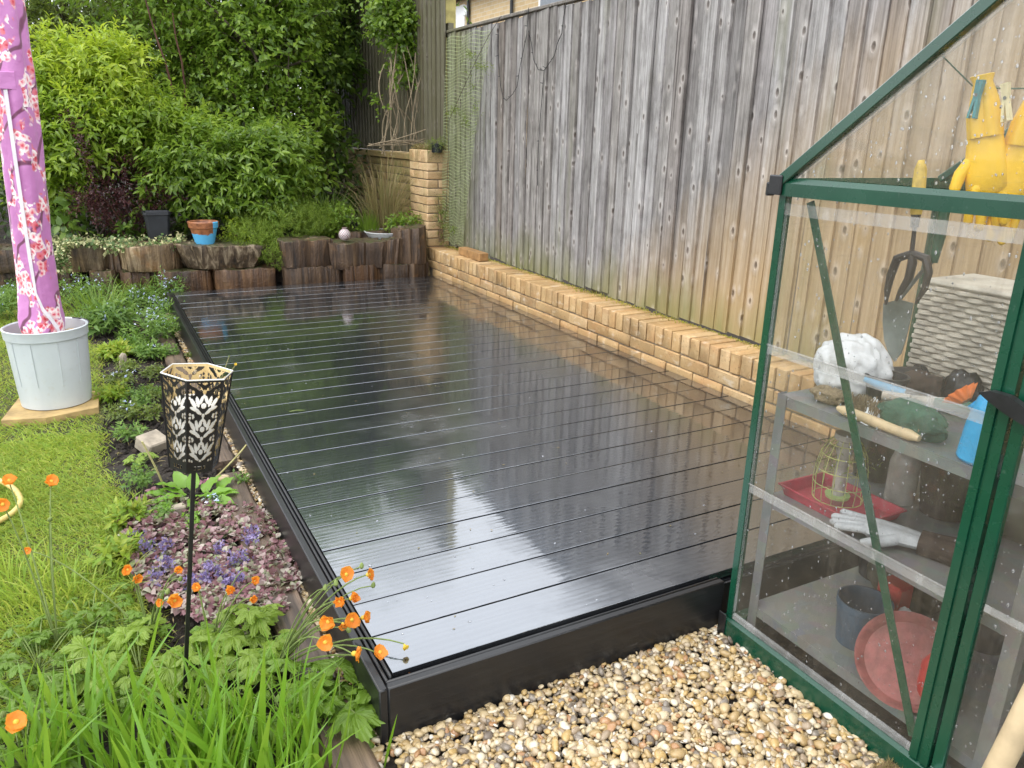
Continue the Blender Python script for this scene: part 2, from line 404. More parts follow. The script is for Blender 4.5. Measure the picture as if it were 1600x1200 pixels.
def m_log(name, a, b, c_, dark=.5):
    g = G(name); r = g.orand(); o = g.off(g.obj(), r, 8.0)
    gr = g.noise(g.map(o, (26, 26, 1.4)), 1.0, 5, .65, .5); bl = g.noise(o, 3.2, 4)
    c = g.ramp(gr, [(.3, a), (.52, b), (.75, c_)])
    c = g.mix(g.math('MULTIPLY', g.step(bl, .45, .66), dark), c, (.022, .015, .011))
    c = g.mix(g.math('MULTIPLY', g.step(g.noise(o, 6, 3), .60, .72), .5), c, (.26, .13, .045))
    nz = g.sep(g.n('NewGeometry').outputs['Normal'])['Z']
    c = g.mix(g.math('MULTIPLY', g.step(nz, .55, .9), g.step(g.noise(o, 11, 4), .40, .58)), c, (.055, .058, .018))
    MT[name] = g.done(g.bsdf(c, .5, g.bump(g.math('ADD', gr, g.math('MULTIPLY', g.noise(o, 60, 4), .3)), .9, .02)))
m_log('log_pale', (.035, .021, .012), (.19, .125, .065), (.48, .37, .225), .7)
m_log('log_dark', (.020, .013, .009), (.085, .05, .028), (.22, .14, .075), .6)
m_log('log_orange', (.024, .013, .008), (.11, .055, .024), (.24, .135, .06), .75)
def m_timber():
    g = G('timber'); r = g.orand(); o = g.off(g.obj(), r, 8.0)
    gr = g.noise(g.map(o, (30, 1.8, 30)), 1.0, 5, .65, .5)
    c = g.ramp(gr, [(.3, (.035, .026, .02)), (.5, (.115, .08, .055)), (.75, (.24, .165, .11))])
    c = g.mix(g.math('MULTIPLY', g.step(g.noise(o, 5, 4), .5, .7), .7), c, (.025, .02, .017))
    MT['timber'] = g.done(g.bsdf(c, .5, g.bump(gr, .8, .012)))
m_timber()
simple('new_timber', (.34, .19, .075), .6, .25, 20, .4, 90)
simple('offcut', (.34, .29, .22), .75, .25, 22, .5, 80)

# ------------------------------------------------------------------ ground
def sheet(name, poly, z, mat, kind='structure', sub=None, amp=0.0):
    xs = [q[0] for q in poly]; ys = [q[1] for q in poly]; m = MB()
    if sub:
        nx, ny = sub; x0, x1, y0, y1 = min(xs), max(xs), min(ys), max(ys)
        V = []; F = []
        for j in range(ny+1):
            for i in range(nx+1):
                x = x0+(x1-x0)*i/nx; y = y0+(y1-y0)*j/ny
                e = 0 if i in (0, nx) or j in (0, ny) else 1
                V.append((x, y, z+amp*e*(math.sin(x*9.1+y*3.3)*.4+math.sin(x*4.7-y*7.9)*.4+U(-.5, .5))))
        for j in range(ny):
            for i in range(nx):
                a = j*(nx+1)+i; F.append((a, a+1, a+nx+2, a+nx+1))
        m.add(V, F)
    else: m.add([(x, y, z) for x, y in poly], [list(range(len(poly)))])
    o = m.build(name, mat, smooth='all' if sub else False, fix=False); o['kind'] = kind; return o
sheet('ground', [(-120, -120), (120, -120), (120, 120), (-120, 120)], -.03, 'soil')
def lawn_edge(y):   # the ragged line where the lawn meets the flower border
    return -.53 + .045*math.sin(y*1.7+.6) + .02*math.sin(y*5.3) - (.10*max(0, y-3.2) if y < 4.6 else .14+.02*(y-4.6))
ed = [(lawn_edge(y/5), y/5) for y in range(3, 31)]
m = MB(); m.add([(x, y, -.004) for x, y in ed] + [(-6, 6, -.004), (-6, .6, -.004)], [list(range(len(ed)+2))[::-1]])
o = m.build('lawn', 'lawn', fix=False); o['kind'] = 'structure'
sheet('flower_border', [(-1.6, -1.4), (-.055, -1.4), (-.055, 5.2), (-1.6, 5.2)], -.016, 'soil', sub=(40, 150), amp=.014)
sheet('gravel_bed', [(-.06, -2.6), (3.0, -2.6), (3.0, 5.05), (-.06, 5.05)], -.012, 'soil')

# ------------------------------------------------------------------ pebbles
def pebbles(regions, name, label):
    bm = bmesh.new(); bmesh.ops.create_icosphere(bm, subdivisions=2, radius=1)
    bm.verts.ensure_lookup_table(); tv = np.array([v.co for v in bm.verts]); tf = np.array([[v.index for v in f.verts] for f in bm.faces]); bm.free()
    Vs = []; n = 0
    for (x0, x1, y0, y1, k, zl, big) in regions:
        P = np.stack([RNG.uniform(x0, x1, k), RNG.uniform(y0, y1, k), RNG.uniform(-.008, zl, k)], -1)
        s = np.exp(RNG.normal(math.log(big), .32, k)).clip(big*.5, big*2.1)
        ax = np.stack([s*RNG.uniform(.95, 1.45, k), s*RNG.uniform(.75, 1.05, k), s*RNG.uniform(.45, .75, k)], -1)
        V = tv[None]*ax[:, None]
        ph = RNG.uniform(0, 6.28, (k, 6))
        V *= (1 + .13*np.sin(tv[None, :, 0]*2.6+ph[:, None, 0]) + .12*np.sin(tv[None, :, 1]*3.1+ph[:, None, 1]) + .09*np.sin(tv[None, :, 2]*3.7+ph[:, None, 2]))[..., None]
        ti = RNG.normal(0, .38, (k, 2)); a = RNG.uniform(0, 6.28, k)
        ca, sa = np.cos(a)[:, None], np.sin(a)[:, None]
        c1, s1 = np.cos(ti[:, :1]), np.sin(ti[:, :1]); x, y, z = V[..., 0], V[..., 1], V[..., 2]
        y, z = y*c1-z*s1, y*s1+z*c1
        c2, s2 = np.cos(ti[:, 1:]), np.sin(ti[:, 1:]); x, z = x*c2-z*s2, x*s2+z*c2
        x, y = x*ca-y*sa, x*sa+y*ca
        Vs.append(np.stack([x, y, z], -1) + P[:, None]); n += k
    V = np.concatenate(Vs).reshape(-1, 3); F = (tf[None] + (np.arange(n)*len(tv))[:, None, None]).reshape(-1, 3)
    o = link(name, npmesh(name, V, F, 'pebble', True)); tag(o, label, 'gravel', kind='stuff')
pebbles([(-.03, 1.0, -.62, -.045, 7600, .012, .0077), (-.06, 1.0, -1.15, -.60, 3400, .012, .0085), (-.068, -.044, -.1, 4.9, 2200, .008, .0072), (1.0, 1.5, -.07, -.03, 120, .0, .009)],
        'gravel', 'wet cream and tan pebbles spread in front of the black deck')

# ------------------------------------------------------------------ deck
DZ = .15; PIT = .156; NB = 32; DW = 2.235
deck = empty('deck', (0, 0, 0), 'wet black composite deck with grooved border beside the brick wall', 'deck')
def board_mesh(x0, x1, w, t=.024, r=.0018):
    """deck board with rounded long edges, origin at its centre"""
    L = x1-x0; m = MB(); pr = [(-w/2, -t), (-w/2, -r)]
    pr += [(-w/2+r-r*math.cos(a), -r+r*math.sin(a)) for a in (.4, .8, 1.2)] + [(-w/2+r, 0)]
    pr += [(-a, b) for a, b in pr[::-1]]
    m.prism(pr, -L/2, L/2, 0); return m
bmL = board_mesh(0, DW-.006, PIT-.0062); me = bmL.mesh('deck_board', 'deck', False)
for k in range(NB):
    link('deck_board', me, deck, ((DW-.006)/2+.004, (k+.5)*PIT, DZ+U(-.0006, .0006)), (U(-.002, .002), U(-.0006, .0006), U(-.0005, .0005)))
# frame strips: outer fascia, then two thin border strips with grooves between
def fascia(name, lo, hi): return MB().box(lo, hi, .0035).build(name, 'deck_side', deck, True)
fascia('fascia_board', (-.046, -.046, -.01), (-.024, 5.0, DZ+.001))
fascia('border_strip', (-.0205, -.0195, .09), (-.0105, 5.0, DZ-.002))
fascia('border_strip', (-.0075, -.006, .09), (.0015, 5.0, DZ+.0005))
fascia('fascia_board', (-.024, -.046, -.01), (1.0, -.024, DZ+.001))
fascia('border_strip', (-.0205, -.0205, .09), (1.0, -.0105, DZ-.002))
MB().box((0, -.003, -.01), (DW-.03, 4.98, DZ-.03)).build('joist_frame', 'deck', deck)
fascia('end_fascia', (1.03, -.012, -.01), (DW-.03, -.004, DZ-.032))

# ------------------------------------------------------------------ low brick wall with a brick-on-edge coping
WX = 2.24
wall = empty('brick_wall', (WX, 1.5, 0), 'low buff brick wall with brick-on-edge coping along the deck', 'wall')
wy0, wy1 = -2.4, 5.235
MB().box((WX+.012, wy0, -.02), (WX+.205, wy1, .362)).build('mortar_core', 'mortar', wall)
def brickmesh(name, sx, sy, sz, mat, n=3):
    r = []
    for i in range(n):
        m = MB().box((-sx/2, -sy/2, -sz/2), (sx/2, sy/2, sz/2), .0045)
        for v in m.v: v += Vector((U(-.0022, .0022), U(-.0022, .0022), U(-.002, .002)))
        r.append(m.mesh(name, mat, True))
    return r
cop = brickmesh('coping_brick', .215, .0665, .105, 'brick', 4)
k = 0; y = wy0
while y < wy1-.03:
    link('coping_brick', random.choice(cop), wall, (WX+.1075+U(-.003, .003), y+.034, .3185+U(-.0025, .0025)), (U(-.012, .012), U(-.008, .008), U(-.012, .012))); y += .0752
st = brickmesh('brick', .1025, .2155, .0655, 'brick', 4)
for c, (zz, of) in enumerate(((.2265, 0), (.1515, .1125), (.0765, 0))):
    y = wy0 + of
    while y < wy1-.1:
        link('brick', random.choice(st), wall, (WX+.0515+U(-.002, .002), y+.108, zz+U(-.0015, .0015)), (U(-.006, .006), U(-.006, .006), U(-.006, .006))); y += .2255
# moss along the back of the coping
def moss(name, label, n, fx, mat, L=.012):
    P = np.array([fx() for _ in range(n)]); D = RNG.normal(size=(n, 3))*.6 + np.array([0, 0, 1.0])
    V, F = leafverts(P, D, RNG.normal(size=(n, 3)), RNG.uniform(.6, 1.4, n)*L, RNG.uniform(.6, 1.3, n)*L*.5, T2)
    return tag(link(name, npmesh(name, V, F, mat)), label, 'moss', kind='stuff')
def m_leaf(name, cols, rough=.42, trans=.35, spec=.5, vein=None):
    """leaf: diffuse, translucent and glossy, each leaf with its own tint"""
    g = G(name); r = g.isl(); p = g.pos()
    c = g.ramp(r, cols)
    c = g.mix(g.math('MULTIPLY', g.step(g.noise(p, 2.2, 3), .42, .68), .35), c, tuple(x*.55 for x in cols[0][1]))
    b = g.bsdf(c, rough, g.bump(g.noise(p, 160, 2), .2, .003)); b.inputs['Specular IOR Level'].default_value = spec
    t = g.n('BsdfTranslucent', {'Color': g.mix(.5, c, tuple(min(1, x*1.8) for x in cols[-1][1]))})
    MT[name] = g.done(g.n('MixShader', {0: trans, 1: b, 2: t}))
m_leaf('moss_yellow', [(0, (.16, .19, .02)), (.6, (.33, .33, .04)), (1, (.42, .34, .06))], .7, .25)
m_leaf('moss_green', [(0, (.05, .08, .015)), (1, (.16, .20, .03))], .7, .25)
def mossy():
    y = wy0 + (wy1-wy0)*random.random(); k = .5+.5*math.sin(y*5.1)*math.sin(y*2.3+1)
    return (WX+.212-abs(random.gauss(0, .012+.035*k)), y, .368+U(0, .012)*k)
moss('coping_moss', 'yellow green moss along the back edge of the brick coping', 5200, mossy, 'moss_yellow', .011)
MB().box((WX+.07, 4.30, .3735), (WX+.155, 4.72, .4385), .004).build('timber_offcut', 'new_timber', loc=(WX+.11, 4.51, .3735))
tag(bpy.data.objects['timber_offcut'], 'short brown timber offcut lying on the brick coping', 'timber')

# ------------------------------------------------------------------ brick pillar and the taller wall beyond
PZ = 1.165; py0, py1 = 5.245, 5.69
pil = empty('brick_pillar', (WX+.105, 5.46, 0), 'square buff brick pillar at the end of the low wall', 'pillar')
MB().box((WX+.011, py0+.011, 0), (WX+.215, py1-.01, PZ)).build('mortar_core', 'mortar', pil)
ph = brickmesh('brick', .1025, .2155, .0655, 'brick_pillar', 4); hd = brickmesh('brick', .103, .103, .0655, 'brick_pillar', 3); hx = brickmesh('brick', .215, .1025, .0655, 'brick_pillar', 3)
for c in range(15):
    z = .0375 + c*.0752
    ro = lambda: (U(-.007, .007), U(-.007, .007), U(-.007, .007))
    if c % 2:   # face to the deck: header, stretcher, header
        link('brick', random.choice(hx), pil, (WX+.108, py0+.0515, z), ro())
        link('brick', random.choice(ph), pil, (WX+.0515, py0+.2245, z), ro()); link('brick', random.choice(hd), pil, (WX+.0515, py0+.393, z), ro())
    else:
        link('brick', random.choice(ph), pil, (WX+.0515, py0+.108, z), ro()); link('brick', random.choice(ph), pil, (WX+.0515, py0+.3345, z), ro())
        link('brick', random.choice(hd), pil, (WX+.164, py0+.0515, z), ro())
cp2 = brickmesh('coping_brick', .222, .0665, .105, 'brick_pillar', 3)
for i in range(6): link('coping_brick', random.choice(cp2), pil, (WX+.109, py0+.034+i*.0752, PZ+.016), (U(-.01, .01), U(-.01, .01), U(-.01, .01)))
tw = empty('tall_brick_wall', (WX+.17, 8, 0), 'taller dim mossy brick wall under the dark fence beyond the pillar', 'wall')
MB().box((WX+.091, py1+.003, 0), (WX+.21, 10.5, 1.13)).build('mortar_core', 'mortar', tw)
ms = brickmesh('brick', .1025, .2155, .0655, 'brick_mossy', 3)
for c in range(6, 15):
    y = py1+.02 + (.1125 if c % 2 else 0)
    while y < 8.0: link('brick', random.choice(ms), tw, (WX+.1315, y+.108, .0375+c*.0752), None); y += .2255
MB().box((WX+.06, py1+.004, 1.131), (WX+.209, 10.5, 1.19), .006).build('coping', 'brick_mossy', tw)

# ------------------------------------------------------------------ feather-edge fence
FX = 2.468
def ftop(y): return 2.208
fence = empty('feather_edge_fence', (FX, 1.5, .38), 'weathered grey feather-edge board fence behind the low brick wall', 'fence')
def fboard(w, z0, z1, seg=5):
    """tapered board: thin edge towards the next board, slightly bowed and twisted"""
    V = []; F = []; a, b = U(-.004, .004), U(-.005, .005)
    for i in range(seg+1):
        t = i/seg; z = z0+(z1-z0)*t; q = a*math.sin(t*math.pi)+b*(t-.5); e = random.gauss(0, .0012)
        V += [(-.0165+q, -w/2+e, z), (-.0025+q, w/2+e, z), (.004+q, w/2+e, z), (.0+q, -w/2+e, z)]
    for i in range(seg):
        for k in range(4): F.append((i*4+k, i*4+(k+1) % 4, i*4+4+(k+1) % 4, i*4+4+k))
    F += [(0, 3, 2, 1), tuple(seg*4+k for k in range(4))]
    return MB().add(V, F)
y = -3.0
while y < 5.28:
    w_ = U(.088, .108); t = ftop(y)+U(-.012, .006)
    m = fboard(w_+.016, .385+U(-.012, .012)-.4, t-.4)
    o = link('fence_board', m.mesh('fence_board', 'fence'), fence, (FX+U(-.003, .002), y+w_/2, .4), (0, U(-.004, .004), U(-.03, .02)*.3)); y += w_
cr = MB()
for i in range(12):
    ya = -3+8.28*i/12; yb = ya+8.28/12-.002
    cr.bar((FX+.002, ya, ftop(ya)+.017), (FX+.002, yb, ftop(yb)+.017), .055, .022, .003)
cr.build('capping_rail', 'fence_dark', fence)
for z in (.62, 1.25, 1.85): MB().box((FX+.006, -3, z-.04), (FX+.05, 5.28, z+.04)).build('arris_rail', 'fence_dark', fence)
for y in (-1.6, .6, 2.9, 5.2): MB().box((FX+.052, y-.05, 0), (FX+.14, y+.05, ftop(y)+.03), .004).build('fence_post', 'fence_dark', fence)
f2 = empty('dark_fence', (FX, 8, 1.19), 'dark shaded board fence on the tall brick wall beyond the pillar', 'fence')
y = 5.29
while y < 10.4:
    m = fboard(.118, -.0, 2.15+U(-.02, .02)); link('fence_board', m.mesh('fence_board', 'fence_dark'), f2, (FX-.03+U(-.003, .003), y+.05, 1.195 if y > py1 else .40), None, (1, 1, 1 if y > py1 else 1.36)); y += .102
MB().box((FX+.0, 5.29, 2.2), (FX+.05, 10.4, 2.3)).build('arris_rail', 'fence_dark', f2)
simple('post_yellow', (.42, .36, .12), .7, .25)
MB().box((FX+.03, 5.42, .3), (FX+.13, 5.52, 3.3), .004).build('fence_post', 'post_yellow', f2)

# ------------------------------------------------------------------ neighbouring house glimpsed over the fence
def m_house():
    g = G('house_brick'); p = g.pos()
    b = g.n('TexBrick', {'Vector': g.map(p, (1, 1, 1), (0, math.pi/2, 0)), 'Color1': (.62, .46, .25, 1), 'Color2': (.52, .37, .19, 1), 'Mortar': (.60, .52, .38, 1), 'Scale': 1.0, 'Mortar Size': .007, 'Brick Width': .225, 'Row Height': .075})
    v = g.n('CombineXYZ', {0: g.sep(p)['Y'], 1: g.sep(p)['Z'], 2: 0.0}); g.t.links.new(v.outputs[0], b.inputs['Vector'])
    MT['house_brick'] = g.done(g.bsdf(b.outputs[0], .8))
m_house()
simple('white_plastic', (.78, .78, .76), .4, .06); simple('black_plastic', (.012, .012, .013), .38, .2); simple('pane_dark', (.10, .12, .14), .1, .1)
simple('roof_tile', (.10, .055, .04), .8, .3)
HX = 7.0
hs_ = empty('neighbour_house', (HX, 10, 0), 'pale buff brick house beyond the fence with a black downpipe', 'house')
MB().box((HX, 2.0, 0), (HX+6, 19.6, 4.1)).build('wall', 'house_brick', hs_)
MB().prism([(HX-.3, 4.1), (HX+6.3, 4.1), (HX+3, 5.6)], 1.8, 19.8, 1).build('roof', 'roof_tile', hs_)
h1 = at(735, 10, X=HX); h2 = at(803, 10, X=HX); h3 = at(842, 8, X=HX); h4 = at(868, 0, X=HX)
for q in (h1, h2): MB().tube([(HX-.05, q.y, 0), (HX-.05, q.y, 4.1)], .034, 8).build('downpipe', 'black_plastic', hs_, True)
q = at(729, 17, X=HX-.03); MB().box((HX-.07, q.y-.09, q.z-.1), (HX-.001, q.y+.09, q.z+.1), .02).build('alarm_box', 'white_plastic', hs_, True)
MB().box((HX-.012, h4.y-.6, h4.z-.20), (HX-.001, h3.y, h4.z+1.0), .003).build('window_frame', 'white_plastic', hs_)
MB().box((HX-.02, h4.y-.52, h4.z-.12), (HX-.0125, h3.y-.08, h4.z+.9)).build('window_pane', 'pane_dark', hs_)
MB().box((HX-.02, h1.y+.25, 0), (HX-.001, h1.y+.75, 4.0)).build('corner_trim', 'white_plastic', hs_)
# ------------------------------------------------------------------ raised bed and the log wall that holds it
V = []; F = []; nx, ny = 70, 40
def bed_front(x): return 5.34 if x > 1.2 else (5.34+.30*(1.2-x)/1.0 if x > .2 else (5.64+.42*(.2-x)/.9 if x > -.7 else 6.06+.03*(-.7-x)))
for j in range(ny+1):
    for i in range(nx+1):
        x = -9+11.2*i/nx; t = (j/ny)**1.6; y0 = bed_front(x); y = y0+(14-y0)*t
        V.append((x, y, .10 if j == 0 else .345+.03*math.sin(x*5+y*3)+U(-.02, .02)))
for j in range(ny):
    for i in range(nx): a = j*(nx+1)+i; F.append((a, a+1, a+nx+2, a+nx+1))
o = MB().add(V, F).build('raised_bed', 'soil', smooth='all', fix=False); o['kind'] = 'structure'
def logshape(cx, cy, z0, z1, rx, ry, flare=0.0, rid=.075, seg=44, lean=(0, 0), drop=.3, top_tilt=0.0):
    """a sawn trunk slice standing on its end: irregular outline, split vertical ridges"""
    ph = [U(0, 6.3) for _ in range(5)]; rd = [1+random.gauss(0, rid)*.5 for _ in range(seg)]
    def out(a, k):
        q = 1+.05*math.sin(2*a+ph[0])+.05*math.sin(3*a+ph[1])+.03*math.sin(5*a+ph[2])
        return q*rd[k]*.94/(abs(math.cos(a))**3.4+abs(math.sin(a))**3.4)**(1/3.4)
    V = []; F = []; lv = [0, .04, .3, .6, .955, 1.0]
    for li, t in enumerate(lv):
        for k in range(seg):
            a = 2*math.pi*k/seg; q = out(a, k)*(1+flare*(t-.5))*(.975 if li in (0, 5) else 1)*(1+random.gauss(0, .012))
            x = cx+rx*q*math.cos(a)+lean[0]*t; y = cy+ry*q*math.sin(a)+lean[1]*t
            V.append((x, y, z0+(z1-z0)*t+(random.gauss(0, .004) if li else 0)+top_tilt*t*(x-cx)/rx))
    for i in range(len(lv)-1):
        for k in range(seg): k2 = (k+1) % seg; F.append((i*seg+k, i*seg+k2, (i+1)*seg+k2, (i+1)*seg+k))
    b = len(V)-seg
    for f in (.62, .25):
        s0 = len(V)
        for k in range(seg):
            a = 2*math.pi*k/seg; q = out(a, k)*f
            x = cx+rx*q*math.cos(a)+lean[0]; y = cy+ry*q*math.sin(a)+lean[1]
            V.append((x, y, z1+random.gauss(-.006, .006)+top_tilt*(x-cx)/rx))
        for k in range(seg): k2 = (k+1) % seg; F.append((b+k, b+k2, s0+k2, s0+k))
        b = s0
    F.append([b+k for k in range(seg)]); F.append(list(range(seg))[::-1])
    return MB().add(V, F)
m_log('log_streak', (.012, .009, .007), (.11, .075, .045), (.52, .42, .28), .75)
def logpx(x0, x1, yt, yb, Y, label, mat, depth=None, z0=None, **k):
    """a log whose front shows between two pixels columns, standing at depth Y"""
    a = at(x0, (yt+yb)/2, Y=Y); b = at(x1, (yt+yb)/2, Y=Y); t = at((x0+x1)/2, yt, Y=Y); bo = at((x0+x1)/2, yb, Y=Y)
    rx = (b.x-a.x)/2*.985; ry = depth or max(.13, min(rx*.8, .26)); cy = Y+ry*.93; zz = bo.z if z0 is None else z0
    m = logshape((a.x+b.x)/2, cy, zz, t.z, rx, ry, **k)
    o = m.build('log_slice', mat, smooth=True, loc=((a.x+b.x)/2, cy, zz))
    return tag(o, label, 'log', 'log slices of the retaining wall')
# lower course
logpx(-40, 62, 428, 452, 6.0, 'dark lower log slice behind the potted parasol', 'log_dark', z0=-.02)
logpx(60, 142, 426, 456, 5.85, 'shadowed lower log slice just right of the parasol foot', 'log_dark', z0=-.02)
logpx(139, 190, 424, 458, 5.62, 'narrow pale brown lower log slice among the grass', 'log_pale', z0=-.02)
logpx(187, 252, 424, 459, 5.5, 'red brown lower log slice with streaked face left of the deck corner', 'log_orange', z0=-.02)
logpx(247, 336, 424, 456, 5.32, 'wet orange streaked lower log slice at the deck corner', 'log_orange', z0=-.02)
logpx(335, 436, 421, 450, 5.2, 'pinkish brown low log slice under the long black grained one', 'log_orange', z0=-.02)
logpx(448, 545, 417, 446, 5.12, 'splintered dark lower log slice below the flower hollow', 'log_dark', z0=-.02, depth=.2)
logpx(538, 602, 415, 442, 5.08, 'dull reddish lower log slice below the round lantern', 'log_orange', z0=-.02)
logpx(600, 672, 413, 438, 5.06, 'black lower log slice against the brick wall end', 'log_dark', z0=-.02)
# upper course
logpx(-60, 60, 391, 428, 5.95, 'dark upper log slice behind the parasol cover', 'log_dark')
logpx(92, 172, 388, 426, 5.7, 'greyish upper log slice under the variegated ivy', 'log_pale', flare=.12, top_tilt=-.012)
logpx(168, 197, 391, 426, 5.68, 'small dark bark covered log wedged between two pale slices', 'log_dark', depth=.12, flare=-.2)
logpx(190, 287, 384, 425, 5.42, 'broad pale upper log slice below the black pot', 'log_pale', top_tilt=.01, flare=.06)
logpx(282, 420, 384, 421, 5.26, 'long black grained upper log slice below the blue pot', 'log_streak', flare=.26, depth=.22, top_tilt=-.012)
logpx(416, 456, 392, 424, 5.36, 'mossy stub of log in the gap of the upper course', 'log_dark')
hol = logpx(444, 522, 376, 419, 5.12, 'hollow dark log slice with pink flowers in its top', 'log_dark', flare=.1, depth=.2)
logpx(516, 608, 380, 421, 5.08, 'wide dark log slice in front of the round lantern', 'log_dark', flare=.08, depth=.19)
logpx(528, 622, 362, 392, 5.46, 'flat mossy log slice behind the round lantern', 'log_dark', depth=.16)
logpx(600, 636, 374, 413, 5.1, 'leaning greenish bark slab beside the dark stump', 'log_dark', lean=(.03, 0), depth=.13, top_tilt=.02)
logpx(626, 672, 357, 413, 5.07, 'tall dark stump with split face at the brick pillar', 'log_dark', lean=(-.01, 0), depth=.16, top_tilt=.02, rid=.1)

# ------------------------------------------------------------------ pots and ornaments on the logs
simple('pot_black', (.018, .020, .025), .45, .2); simple('terracotta', (.36, .14, .06), .75, .3, 18, .3)
def m_painted():
    g = G('pot_blue'); o = g.obj(); z = g.sep(o)['Z']; n = g.noise(o, 16, 4)
    drip = g.step(g.math('ADD', z, g.math('MULTIPLY', n, .07)), .149, .143)
    d2 = g.math('MULTIPLY', g.step(g.math('ABSOLUTE', g.math('ADD', g.sep(o)['X'], -.085)), .026, .02), g.step(g.sep(o)['Y'], 0.02, 0.0))
    tc = g.ramp(g.noise(o, 25, 4), [(.3, (.16, .06, .03)), (.6, (.36, .14, .06))])
    MT['pot_blue'] = g.done(g.bsdf(g.mix(g.math('MAXIMUM', drip, d2), tc, (.10, .42, .72)), .4, g.bump(n, .1, .003)))
m_painted()
b0 = at(250, 386, Y=5.72); r_ = .118
p_ = empty('plant_pot', (b0.x, 5.72, .44), 'black square-shouldered plastic pot beside the blue painted pot', 'pot')
sq = lambda a, i: 1/max(abs(math.cos(a)), abs(math.sin(a)), .78)*.86
MB().lathe([(.085, 0), (.112, .235), (.122, .24), (.122, .262), (.112, .262), (.10, .2), (.09, .17)], 28, (b0.x, 5.72, .44), True, True, sq).build('pot_body', 'pot_black', p_, True)
b1 = at(321, 386, Y=5.5)
p2_ = empty('painted_pot', (b1.x, 5.5, .425), 'terracotta pot painted light blue with bare orange rim on the logs', 'pot')
o_ = MB().lathe([(.07, 0), (.086, .07), (.108, .155), (.112, .158), (.118, .16), (.124, .205), (.118, .211), (.108, .205), (.1, .16), (.09, .15)], 36, (b1.x, 5.5, .425), True, True).build('pot_body', 'pot_blue', p2_, True)
MB().lathe([(.0, .155), (.06, .158), (.101, .155)], 20, (b1.x, 5.5, .425)).build('compost', 'soil', p2_)
# round lattice lantern
def m_lattice():
    g = G('lattice'); o = g.obj(); s_ = g.sep(o)
    ang = g.math('ARCTAN2', s_['Y'], s_['X']); el = g.math('ARCSINE', g.math('DIVIDE', s_['Z'], .0525), clamp=False)
    a = g.math('SINE', g.math('ADD', g.math('MULTIPLY', ang, 7), g.math('MULTIPLY', el, 7))); b = g.math('SINE', g.math('SUBTRACT', g.math('MULTIPLY', ang, 7), g.math('MULTIPLY', el, 7)))
    f = g.step(g.math('MINIMUM', g.math('ABSOLUTE', a), g.math('ABSOLUTE', b)), .36, .42)
    MT['lattice'] = g.done(g.bsdf(g.mix(f, (.80, .78, .76), (.14, .03, .05)), .35))
m_lattice()
b2 = at(541, 377, Y=5.20)
prof = [(.0525*math.sin(t*math.pi/14), -.0525*math.cos(t*math.pi/14)) for t in range(1, 13)] + [(.02, .049), (.016, .058), (.024, .062)]
o_ = MB().lathe(prof, 28, (b2.x, 5.24, b2.z+.052), True, True).build('round_lantern', 'lattice', smooth=True, loc=(b2.x, 5.24, b2.z+.052)); tag(o_, 'small round white lattice lantern standing on the dark log', 'lantern')
# white bowl of plants behind the stump
simple('bowl_white', (.62, .64, .64), .35, .08)
b3 = at(604, 366, Y=5.42)
bw = empty('planter_bowl', (b3.x, 5.46, b3.z-.06), 'shallow pale grey bowl planted with green leaves behind the stump', 'planter')
MB().lathe([(.10, 0), (.16, .03), (.185, .075), (.195, .078), (.195, .086), (.178, .084), (.15, .05)], 32, (b3.x, 5.46, b3.z-.06), True, True).build('bowl', 'bowl_white', bw, True)

# ------------------------------------------------------------------ leaf materials
m_leaf('lime', [(0, (.20, .30, .02)), (.5, (.29, .40, .03)), (1, (.42, .50, .05))], .36, .45)
m_leaf('fresh', [(0, (.13, .22, .018)), (.5, (.21, .32, .028)), (1, (.32, .43, .05))], .36, .45)
m_leaf('green', [(0, (.085, .16, .018)), (.5, (.15, .25, .026)), (1, (.25, .36, .045))], .36, .42)
m_leaf('midgreen', [(0, (.055, .11, .018)), (.5, (.10, .18, .026)), (1, (.18, .27, .04))], .4, .4)
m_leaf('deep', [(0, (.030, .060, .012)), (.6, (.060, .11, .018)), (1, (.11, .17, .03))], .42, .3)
m_leaf('olive', [(0, (.085, .13, .02)), (.5, (.14, .20, .03)), (1, (.22, .27, .05))], .42, .4)
m_leaf('purple', [(0, (.030, .010, .013)), (.6, (.075, .024, .030)), (1, (.16, .06, .055))], .45, .3)
m_leaf('needle', [(0, (.11, .19, .022)), (.6, (.19, .29, .03)), (1, (.30, .38, .06))], .5, .4)
m_leaf('straw', [(0, (.22, .16, .07)), (.6, (.36, .28, .13)), (1, (.20, .22, .07))], .6, .3)
m_leaf('grass', [(0, (.13, .25, .016)), (.4, (.22, .36, .024)), (.75, (.32, .43, .04)), (1, (.46, .47, .10))], .5, .42)
m_leaf('ivy', [(0, (.06, .13, .03)), (.45, (.12, .21, .05)), (.55, (.52, .50, .24)), (1, (.70, .66, .36))], .4, .25)
m_leaf('forget', [(0, (.08, .17, .03)), (1, (.19, .30, .05))], .55, .35)
m_leaf('blueflower', [(0, (.40, .50, .80)), (.7, (.62, .70, .90)), (1, (.85, .86, .90))], .6, .3)
m_leaf('ajuga', [(0, (.14, .05, .065)), (.3, (.23, .095, .115)), (.5, (.34, .18, .20)), (.68, (.43, .32, .31)), (.82, (.48, .45, .36)), (1, (.26, .31, .15))], .5, .3)
m_leaf('violet', [(0, (.10, .075, .20)), (.6, (.19, .145, .32)), (1, (.36, .30, .48))], .6, .3)
m_leaf('sage', [(0, (.14, .24, .025)), (.5, (.22, .33, .04)), (1, (.32, .42, .085))], .45, .4)
m_leaf('blade', [(0, (.065, .165, .012)), (.5, (.12, .27, .018)), (.85, (.19, .36, .025)), (1, (.30, .40, .05))], .34, .42)
m_leaf('broad', [(0, (.13, .29, .03)), (1, (.24, .42, .05))], .34, .38)
